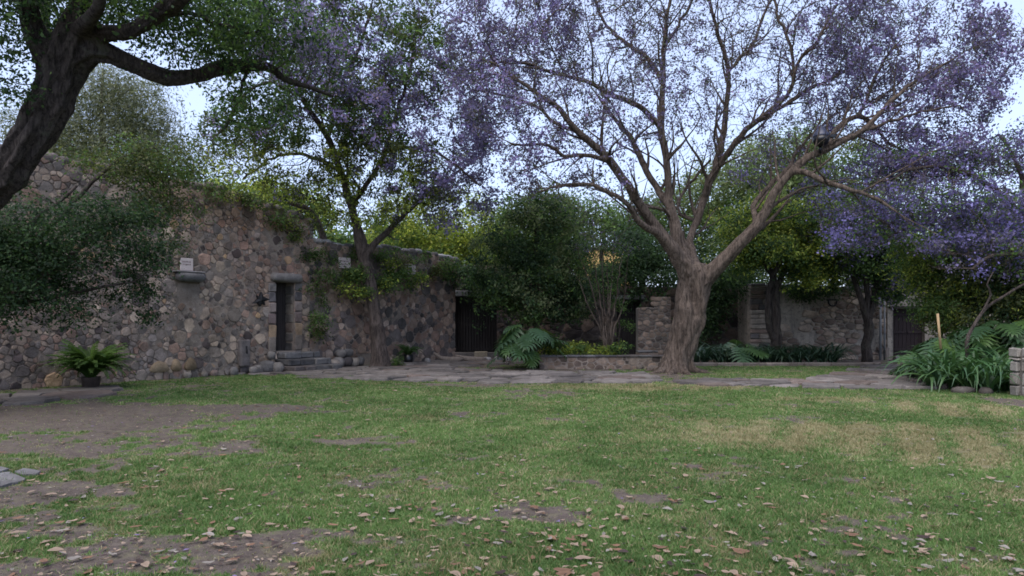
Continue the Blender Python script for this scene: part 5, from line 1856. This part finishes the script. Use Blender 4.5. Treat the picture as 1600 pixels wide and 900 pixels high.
rs = random.Random(9)
STRAPS = [strap_mesh(rs.uniform(.6, .95), rs.uniform(.042, .062), rs.uniform(1.6, 2.6), rs.choice([(.05, .115, .04), (.075, .15, .05), (.045, .095, .045)]), rs) for _ in range(10)]


def strap_plant(x, y, z, label, group, n_, sc, parts, seed, name='agapanthus', cat='plant'):
    r_ = random.Random(seed)
    root = empty(name, (x, y, z))
    tag(root, label, cat, group)
    if parts:
        for k in range(n_):
            o = bpy.data.objects.new('leaf', r_.choice(STRAPS))
            COL.objects.link(o)
            o.parent = root
            o.location = (r_.uniform(-.05, .05), r_.uniform(-.05, .05), 0)
            o.rotation_euler = (r_.uniform(-.15, .15), r_.uniform(-.25, .25), r_.uniform(0, 6.28))
            s_c = sc * r_.uniform(.7, 1.15)
            o.scale = (s_c, s_c, s_c)
    else:
        mb_ = MB()
        for k in range(n_):
            me = r_.choice(STRAPS)
            V = np.array([v_.co[:] for v_ in me.vertices]) * sc * r_.uniform(.7, 1.15)
            a = r_.uniform(0, 6.28)
            ca, sa_ = math.cos(a), math.sin(a)
            V = np.stack([V[:, 0] * ca - V[:, 1] * sa_, V[:, 0] * sa_ + V[:, 1] * ca, V[:, 2]], 1) + np.array([r_.uniform(-.08, .08), r_.uniform(-.08, .08), 0])
            c_ = np.array(r_.choice([(.022, .05, .03), (.03, .065, .035), (.045, .08, .045)]))
            mb_.add(V, [tuple(p.vertices) for p in me.polygons], c_)
        mb_.build('leaves', M['gloss'], root)
    return root


spots = [(1452, 606), (1468, 608), (1508, 609), (1555, 612), (1583, 612), (1500, 604), (1525, 604), (1546, 604), (1575, 604),
         (1448, 600), (1476, 603), (1532, 608), (1560, 608), (1586, 606), (1590, 592), (1568, 590), (1540, 590), (1508, 590), (1485, 588),
         (1462, 603), (1490, 607), (1515, 611), (1545, 614), (1572, 611), (1478, 596), (1505, 600), (1535, 604), (1562, 603), (1590, 600), (1456, 592), (1520, 593), (1550, 596), (1580, 594)]
for k, (px, py) in enumerate(spots):
    g = gr(px, py)
    front = py > 604.5
    strap_plant(g[0], g[1], 0, 'arching strap-leaved green plant in the front row of the right bed' if front else 'arching strap-leaved green plant deeper in the right bed',
                'strap-leaved plants in the front row of the right bed' if front else 'strap-leaved plants deeper in the right bed', 19, 1.7 if front else 2.0, True, 900 + k)
for k in range(26):
    px = 1088 + (k % 13) * 17.5 + rs.uniform(-5, 5)
    Y = 24.5 if k < 13 else 25.3
    p = at(px, 0, Y)
    strap_plant(p[0], Y, 0, 'dark strap-leaved plant in the bed behind the long kerb', 'dark strap-leaved plants behind the long kerb', 34, 1.45 + (.25 if k >= 13 else 0), False, 950 + k)


def philo_mesh(L, rng, col):
    """deeply lobed broad leaf: midrib along +x, lobes both sides"""
    n_l = 8
    V, Fc, mid_ = [], [], []
    for i in range(n_l + 1):
        t_ = i / n_l
        mid_.append((t_ * L, 0, -.28 * L * t_ ** 2))
    V += mid_
    for s in (-1, 1):
        for i in range(n_l):
            t_ = (i + .5) / n_l
            ln = L * .62 * math.sin(math.pi * (t_ * .78 + .16)) * rng.uniform(.85, 1.1)
            ang_ = math.radians(100 - 75 * t_)
            bx = (t_ * L, -.28 * L * t_ ** 2)
            tx, ty = bx[0] + math.cos(ang_) * ln, s * math.sin(ang_) * ln
            mx_, my_ = bx[0] + math.cos(ang_) * ln * .55, s * math.sin(ang_) * ln * .55
            wv = L / n_l * .42
            b_ = len(V)
            dz = bx[1]
            V += [(mx_ - math.sin(ang_) * wv, my_ + s * math.cos(ang_) * wv, dz - .02 * L + .01), (mx_ + math.sin(ang_) * wv, my_ - s * math.cos(ang_) * wv, dz - .02 * L), (tx, ty, dz - .16 * L)]
            if s > 0: Fc += [(i, i + 1, b_ + 1, b_), (b_, b_ + 1, b_ + 2)]
            else: Fc += [(i + 1, i, b_, b_ + 1), (b_ + 1, b_, b_ + 2)]
    c = np.broadcast_to(np.array(col) * rng.uniform(.85, 1.2), (len(V), 3))
    return mesh_np('lobed_leaf', V, Fc, M['gloss'], cols=c, link=False)


PHILO = [philo_mesh(rs.uniform(.42, .6), rs, c_) for c_ in [(.05, .105, .035), (.065, .13, .04), (.04, .085, .033), (.085, .16, .04), (.045, .095, .042)]]
PHILO_Y = philo_mesh(.5, rs, (.13, .2, .035))


def philo(root, cx, cy, z0, hgt_, n_, reach, seed, mesh=None):
    r_ = random.Random(seed)
    for k in range(n_):
        a = r_.uniform(0, 6.28)
        h_ = hgt_ * r_.uniform(.35, 1.0)
        rr = reach * (1.15 - h_ / hgt_ * .75) * r_.uniform(.6, 1.1)
        tip = Vector((cx + math.cos(a) * rr, cy + math.sin(a) * rr * .8, z0 + h_))
        mid_ = Vector((cx + math.cos(a) * rr * .35, cy + math.sin(a) * rr * .3, z0 + h_ * .65))
        V, Fc = tube_geo([(cx, cy, z0), tuple(mid_), tuple(tip)], [.014, .011, .008], 5)
        off = np.array(root.location)
        mesh_np('leaf_stalk', V - off, Fc, M['gloss'], root, np.broadcast_to(np.array([.06, .1, .03]), (len(V), 3)))
        o = bpy.data.objects.new('leaf', mesh if (mesh and k == 0) else r_.choice(PHILO))
        COL.objects.link(o)
        o.parent = root
        o.location = tip - Vector(root.location)
        o.rotation_euler = (r_.uniform(-.35, .35), r_.uniform(.0, .7), a + r_.uniform(-.3, .3))
        s_c = r_.uniform(1.2, 1.7)
        o.scale = (s_c, s_c, s_c)


g = gr(826, 576)
ph = empty('philodendron', (g[0], g[1], 0))
tag(ph, 'large philodendron with deeply cut green leaves left of the planter wall', 'plant')
philo(ph, g[0], g[1], 0, 1.45, 34, .85, 1, PHILO_Y)
for k, (px, py, h_, lab) in enumerate([(1486, 594, 1.15, 'philodendron with cut leaves at the left of the right bed beside the path'), (1530, 596, 1.45, 'philodendron in the middle of the right bed under the leaning branch'),
                                       (1574, 597, 1.6, 'tall philodendron at the right of the bed behind the block pillar')]):
    g = gr(px, py)
    ph = empty('philodendron', (g[0], g[1], 0))
    tag(ph, lab, 'plant')
    philo(ph, g[0], g[1], 0, h_, 34, .95, 5 + k)
# dark cut-leaf plant in the back bed
g = at(1150, 0, 24.7)
ph = empty('philodendron', (g[0], 24.7, 0))
tag(ph, 'dark cut-leaf plant among the strappy plants behind the kerb', 'plant')
philo(ph, g[0], 24.7, 0, .9, 16, .7, 9)

# planter ground greens
bush('bed_plant', 'light green ground plants filling the raised planter behind the bare stems', 'plant', (2.9, 22.8, .33),
     [(880, 549, 22.8, 35, 8, .4), (930, 548, 22.9, 40, 9, .4), (965, 545, 22.8, 20, 12, .3), (910, 540, 23.6, 60, 10, .4)], 330, 12, .085, [G_MID, G_YEL], 31, .08, 0, [.6, .4], 'leaf')

# bare multi-stem shrub in the planter
bs = empty('bare_shrub', (*at(948, 0, 23.3)[:2], .33))
tag(bs, 'bare multi-stemmed shrub with thin fanning stems in the raised planter', 'shrub')
T = Tree(44)
T.k = .62
for k, (x0, xm, xt, yt, r0) in enumerate([(944, 930, 905, 400, 4), (946, 938, 925, 370, 4.5), (948, 944, 938, 350, 4), (951, 953, 960, 380, 4), (953, 962, 972, 400, 4.5), (955, 975, 982, 395, 3.5), (945, 915, 885, 415, 3), (950, 950, 948, 370, 3.5)]):
    T.limb([(x0, 548, 23.3 + k * .03, r0), (x0 + (xm - x0) * .25, 515, 23.3, r0 * .85), (xm, 470, 23.2 + (k % 3) * .3, r0 * .6), ((xm + xt) / 2, 430, 23.1 + (k % 4) * .3, r0 * .45), (xt, yt, 23 + (k % 5) * .25, 1)], .15, .015, attach=False)
A, _, _ = ell([(935, 385, 23.3, 45, 40, .8), (965, 400, 23.3, 35, 30, .6), (900, 410, 23.2, 22, 22, .5), (940, 430, 23.3, 40, 30, .6)], 260, rngr)
T.colonise(A, .12, 1.2, .14, 30, jit=.25, maxn=1800).finish(.005, 2.3)
T.wood(bs, 'bark_j', .015, None, .0, 8, 10)
tp = T.tips(.02)
yy = HOR - (tp[:, 2] - EYE) / tp[:, 1] * F
crown('foliage', bs, [leaves(tp[yy > 375][::2], 12, .08, .055, [G_MID, G_OLIVE], rngr, .5), leaves(tp[yy <= 395][::2], 9, .09, .05, [GREYP], rngr, .5)])
bush('small_green_shrub', 'small green leafy sprig beside the bare stems, left of the black doorway', 'shrub', (*at(968, 0, 23.9)[:2], .33),
     [(968, 468, 23.9, 16, 20, .3), (975, 510, 23.9, 14, 22, .3, .6), (955, 455, 23.9, 12, 12, .2)], 130, 12, .05, [G_MID], 32, .08, 0, None, 'leaf', [[(965, 550, 23.9, 2.5), (968, 490, 23.9, 2), (966, 450, 23.9, 1)]])

# fern in a clay pot by the left wall
def fern(root, cx, cy, z0, n_, L, seed, cols):
    r_ = random.Random(seed)
    for k in range(n_):
        a = r_.uniform(0, 6.28)
        el = math.radians(r_.uniform(58, 96))
        dr_ = r_.uniform(.12, .27)
        LL = L * r_.uniform(.7, 1.1)
        pts, x, z = [], .04, 0.0
        seg = 9
        e = el
        for i in range(seg + 1):
            pts.append((x, z))
            x += math.cos(e) * LL / seg
            z += math.sin(e) * LL / seg
            e -= dr_
        V, Fc = [], []
        ca, sa_ = math.cos(a), math.sin(a)
        c_ = np.array(r_.choice(cols)) * r_.uniform(.8, 1.2)
        for i in range(seg):
            (x0, z0_), (x1, z1_) = pts[i], pts[i + 1]
            wv = .06 * math.sin(math.pi * (i + 1) / (seg + 1)) + .012
            for half in (0, .5):
                xa, za = x0 + (x1 - x0) * half, z0_ + (z1_ - z0_) * half
                xb, zb = x0 + (x1 - x0) * (half + .38), z0_ + (z1_ - z0_) * (half + .38)
                for s in (-1, 1):
                    b_ = len(V)
                    V += [(xa, 0, za), (xb, 0, zb), (xb + .03, s * wv, zb - .02), (xa + .025, s * wv * .9, za - .015)]
                    Fc.append((b_, b_ + 1, b_ + 2, b_ + 3))
        V = np.array(V)
        V = np.stack([V[:, 0] * ca - V[:, 1] * sa_, V[:, 0] * sa_ + V[:, 1] * ca, V[:, 2]], 1) + np.array([cx, cy, z0]) - np.array(root.location)
        mesh_np('frond', V, Fc, M['leaf'], root, np.broadcast_to(c_, (len(V), 3)), False)


g = gr(142, 607)
fn = empty('potted_fern', (g[0], g[1], 0))
tag(fn, 'bushy arching fern in a dark clay pot at the foot of the tall wall', 'potted plant')
V, Fc = lathe([(.14, 0), (.17, .02), (.2, .24), (.21, .27), (.18, .275), (.16, .23)])
mesh_np('pot', V, Fc, M['pot'], fn)
fern(fn, g[0], g[1], .24, 190, 1.1, 3, [(.05, .1, .025), (.07, .13, .03), (.1, .17, .045)])
g = gr(638, 568.5)
fn = empty('potted_plant', (g[0], g[1], 0))
tag(fn, 'small leafy plant in a black pot right of the forked trunk by the wall', 'potted plant')
V, Fc = lathe([(.14, 0), (.16, .02), (.2, .34), (.18, .345), (.16, .3)])
mesh_np('pot', V, Fc, M['blackp'], fn)
fern(fn, g[0], g[1], .32, 34, .62, 4, [(.05, .1, .03), (.07, .13, .04)])
bush('weeds', 'pale weeds growing at the right foot of the forked trunk', 'weeds', (*gr(622, 572), 0), [(622, 565, 23.4, 10, 12, .2), (612, 570, 23.2, 10, 6, .2)], 45, 10, .05, [G_OLIVE, G_MID], 34, .06, 0, [.5, .5], 'leaf')

# black block stands for the shade in a low opening at the wall foot
cv = block('opening_shade', (10.8, .18, -.28), (.8, .36, .5), LF, 'iron', None, (.02, .02, .02), .01, .0, 1)
tag(cv, 'black block for the shade of a low opening at the wall foot left of the forked trunk', 'opening')

# driftwood like logs and stones by the gate
for k, (px, py, Lx, lab) in enumerate([(700, 566, 1.1, 'pale log lying at the wall foot, nearest the forked trunk'), (735, 565.5, 1.2, 'pale log lying before the barred gate')]):
    g = gr(px, py)
    rt = empty('log', (g[0], g[1], 0))
    tag(rt, lab, 'log')
    V, Fc = tube_geo([(-Lx / 2, .1, .34 - k * .1), (-Lx / 4, .05, .16), (0, 0, .1), (Lx / 3, 0, .1), (Lx / 2, .05, .09)], [.05, .08, .11, .1, .07], 10, .12, 3, k)
    mesh_np('wood', V, Fc, M['wood'], rt)
for k, (px, py, s) in enumerate([(760, 565, .4), (778, 564.5, .35), (668, 567, .3), (795, 565, .3)]):
    g = gr(px, py)
    tag(loose_stone('edging_stone', (g[0], g[1], .08), (s, s * .7, .2), (.3, .28, .27), None, 800 + k, k), 'pale flat stone lying on the ground along the wall foot near the gate', 'stone', 'pale stones near the gate')
for k, (px, py, s) in enumerate([(1505, 613.5, .5), (1540, 615, .45), (1470, 608, .3)]):
    g = gr(px, py)
    lab = ['dark boulder half hidden under the front strap leaves, middle of the bed edge', 'largest dark boulder under the strap leaves toward the pillar', 'small dark boulder at the path corner of the right bed'][k]
    tag(loose_stone('boulder', (g[0], g[1], .03), (s, s * .6, .2), (.08, .068, .06), None, 820 + k, k), lab, 'boulder')
g = gr(1014, 580)
for k, (px, py, s) in enumerate([(1020, 579, .4), (1000, 577, .3), (1034, 583, .3)]):
    g = gr(px, py)
    tag(loose_stone('root_stone', (g[0], g[1], .06), (s, s * .7, .2), (.17, .14, .12), None, 840 + k, k), 'pale brown stone beside the roots of the big jacaranda, by the planter corner', 'stone', 'stones by the jacaranda roots')

# stake, leaning branch
sk = empty('stake', at(1469, 530, 17.5))
tag(sk, 'pale orange wooden stake standing among the bed plants by the double door', 'stake')
V, Fc = tube_geo([at(1470, 545, 17.5) - np.array(sk.location), at(1465, 490, 17.5) - np.array(sk.location)], [.03, .03], 8)
mesh_np('post', V, Fc, M['stake'], sk)
lb = empty('leaning_branch', at(1510, 570, 16.8))
tag(lb, 'long bare branch leaning to the right out of the leafy bed', 'branch')
pts = [(1512, 575, 16.8, 3), (1511, 535, 16.8, 2.8), (1518, 515, 16.8, 2.6), (1540, 482, 16.7, 2.3), (1570, 462, 16.6, 2.0), (1600, 444, 16.5, 1.8), (1640, 425, 16.4, 1.4)]
A = catmull(np.array([[*at(p[0], p[1], p[2]), p[3] / F * p[2]] for p in pts]), .12)
V, Fc = tube_geo(A[:, :3] - np.array(lb.location), A[:, 3], 8, .08, 3)
mesh_np('stem', V, Fc, M['bark_c'], lb)
pts = [(1530, 497, 16.75, 2), (1548, 460, 16.6, 1.7), (1542, 445, 16.5, 1.2), (1552, 425, 16.5, .8)]
A = catmull(np.array([[*at(p[0], p[1], p[2]), p[3] / F * p[2]] for p in pts]), .12)
V, Fc = tube_geo(A[:, :3] - np.array(lb.location), A[:, 3], 6)
mesh_np('side_twig', V, Fc, M['bark_c'], lb)

# building far behind, yellow light put into its wall colour
yb = empty('yellow_lit_building', (*at(945, 0, 42)[:2], 0))
tag(yb, 'building wall with warm yellow light painted into its colour, glimpsed through the dark foliage above the black doorway', 'building')
V, Fc = box_geo(3.2, 2, 5.9, .03)
mesh_np('wall', V, Fc, M['yellow'], yb, None, False, (0, 1, 2.95))
V, Fc = box_geo(3.4, 2.2, .2, .03)
mesh_np('roof', V, Fc, M['curb'], yb, None, False, (0, 1, 6.0))
V, Fc = box_geo(.7, .06, .9, .02)
mesh_np('window', V, Fc, M['blackp'], yb, None, False, (.6, -.02, 4.2))

# ------------------------------------------------------------------ fallen leaves
def litter_mesh(kind, rng):
    L = rng.uniform(.07, .11)
    W = L * rng.uniform(.38, .58)
    curl, bend = rng.uniform(-.2, .45), rng.uniform(-.2, .3)
    V, Fc = [], []
    seg = 5
    for i in range(seg + 1):
        t_ = i / seg
        ww = W * (math.sin(math.pi * min(.98, max(.04, t_))) ** .75)
        x = (t_ - .5) * L
        z0_ = bend * L * (t_ - .5) ** 2 * 1.6
        for s in (-1, 0, 1):
            V.append((x, s * ww / 2 * (1 - .2 * abs(curl)), z0_ + abs(s) * ww * .4 * curl + rng.uniform(-.003, .003)))
    zmin = min(v_[2] for v_ in V)
    V = [(a, b, c - zmin + .006) for a, b, c in V]
    for i in range(seg):
        for j in range(2):
            q = i * 3 + j
            Fc.append((q, q + 3, q + 4, q + 1))
    pal = {'tan': (.32, .235, .175), 'pale': (.27, .24, .21), 'rust': (.2, .115, .075), 'dark': (.06, .042, .038)}[kind]
    col = np.array(pal) * rng.uniform(.82, 1.2)
    C_ = np.array([col * (.8 if i % 3 == 1 else 1) * rng.uniform(.9, 1.1) for i in range(len(V))])
    return mesh_np('fallen_leaf', V, Fc, M['litter'], cols=C_, link=False)


rf = random.Random(55)
LM = {k: [litter_mesh(k, rf) for _ in range(7)] for k in ('tan', 'pale', 'rust', 'dark')}
LAB = {'tan': 'curled tan dry leaf lying on the lawn', 'pale': 'pale grey dry leaf lying on the lawn', 'rust': 'rusty brown dry leaf lying on the lawn', 'dark': 'dark shrivelled leaf lying on the lawn'}
cand = []
while len(cand) < 1750:
    py = 606 + 330 * rf.random() ** .8
    px = rf.uniform(-30, 1630)
    g = gr(px, py)
    dens_ = .35 + .65 * (py - 600) / 300
    if py > 780 and 300 < px < 1100: dens_ *= 1.2
    if px > 1100 and py < 720: dens_ *= .35
    dens_ *= .35 + 1.5 * float(np.clip(fbm(np.array(g[0] * 1.3), np.array(g[1] * 1.3), 71) - .3, 0, 1)) * 1.4
    if rf.random() > dens_: continue
    if path_mask(np.array([g[0]]), np.array([g[1]]))[0] or (px < 20 and 725 < py < 775): continue
    if rf.random() < .3: cand.append((g[0] + rf.gauss(0, .12), g[1] + rf.gauss(0, .12)))
    cand.append((g[0], g[1]))
cand.sort(key=lambda q: q[1])
mb = MB()
for k, (x, y) in enumerate(cand):
    wts = [.46, .12, .24, .18] if x < 2 else [.38, .26, .2, .16]
    kd_ = rf.choices(['tan', 'pale', 'rust', 'dark'], wts)[0]
    me = rf.choice(LM[kd_])
    z = float(ground_z(np.array([x]), np.array([y]))[0]) + .008
    s_c = rf.choice([rf.uniform(.35, .65), rf.uniform(.6, 1.15)]) if y < 8 else rf.uniform(.5, 1.15)
    rot = (rf.uniform(-.3, .3), rf.uniform(-.3, .3), rf.uniform(0, 6.28))
    if k < 300:
        o = bpy.data.objects.new('fallen_leaf', me)
        COL.objects.link(o)
        o.location = (x, y, z + rf.uniform(-.004, .008))
        o.rotation_euler = rot
        o.scale = (s_c, s_c, s_c)
        zone = 'left' if x < -1.6 else 'right' if x > 1.9 else 'middle'
        onsoil = float(masks(np.array([x]), np.array([y]))[0][0]) < .45
        dist_ = 'nearest' if y < 5.3 else 'near' if y < 6.6 else 'farther'
        look = {'tan': 'curled tan dry leaf', 'pale': 'pale grey dry leaf', 'rust': 'rusty brown dry leaf', 'dark': 'dark shrivelled leaf'}[kd_]
        lb_ = look + (' on bare soil' if onsoil else ' in the grass') + {'nearest': ' at the very front', 'near': ' a little behind the front', 'farther': ' farther back'}[dist_] + ', %s part of the lawn' % zone
        tag(o, lb_, 'leaf', 'leaves: ' + lb_)
    else:
        V = np.array([v_.co[:] for v_ in me.vertices]) * s_c
        ca, sa_ = math.cos(rot[2]), math.sin(rot[2])
        V = np.stack([V[:, 0] * ca - V[:, 1] * sa_, V[:, 0] * sa_ + V[:, 1] * ca, V[:, 2] + rot[0] * V[:, 1]], 1) + np.array([x, y, z + .008])
        cc = np.zeros(len(me.vertices) * 4)
        me.attributes['Col'].data.foreach_get('color', cc)
        mb.add(V, [tuple(p.vertices) for p in me.polygons], cc.reshape(-1, 4)[:, :3])
nd = 9000
dx, dy = sample_lawn(nd, 1.6)
g_, s_ = masks(dx, dy)
kp = (RNG.random(nd) < .25 + .75 * (1 - g_)) & ~path_mask(dx, dy)
dx, dy = dx[kp], dy[kp]
nd = len(dx)
dl = RNG.uniform(.006, .03, nd)
da = RNG.uniform(0, 6.28, nd)
dz = ground_z(dx, dy) + .006
dw = dl * RNG.uniform(.15, .6, nd)
DV = np.empty((nd, 4, 3))
for q, (a_, b_) in enumerate(((-1, 0), (0, -1), (1, 0), (0, 1))):
    DV[:, q] = np.stack([dx + a_ * dl * np.cos(da) - b_ * dw * np.sin(da), dy + a_ * dl * np.sin(da) + b_ * dw * np.cos(da), dz + RNG.uniform(0, .012, nd)], 1)
dc = pal_arr([((.25, .19, .14), 3), ((.1, .07, .055), 3), ((.34, .3, .26), 1), ((.2, .15, .28), .7)], nd, RNG) * RNG.uniform(.7, 1.2, (nd, 1))
mb.add(DV.reshape(-1, 3), [tuple(r) for r in np.arange(nd * 4).reshape(-1, 4)], np.repeat(dc, 4, 0))
tag(mb.build('leaf_litter', M['litter']), 'scattered small dry leaves farther back on the lawn', 'leaves', kind='stuff')
print('objects', len(bpy.data.objects), 'tris', sum(len(m.polygons) for m in bpy.data.meshes))
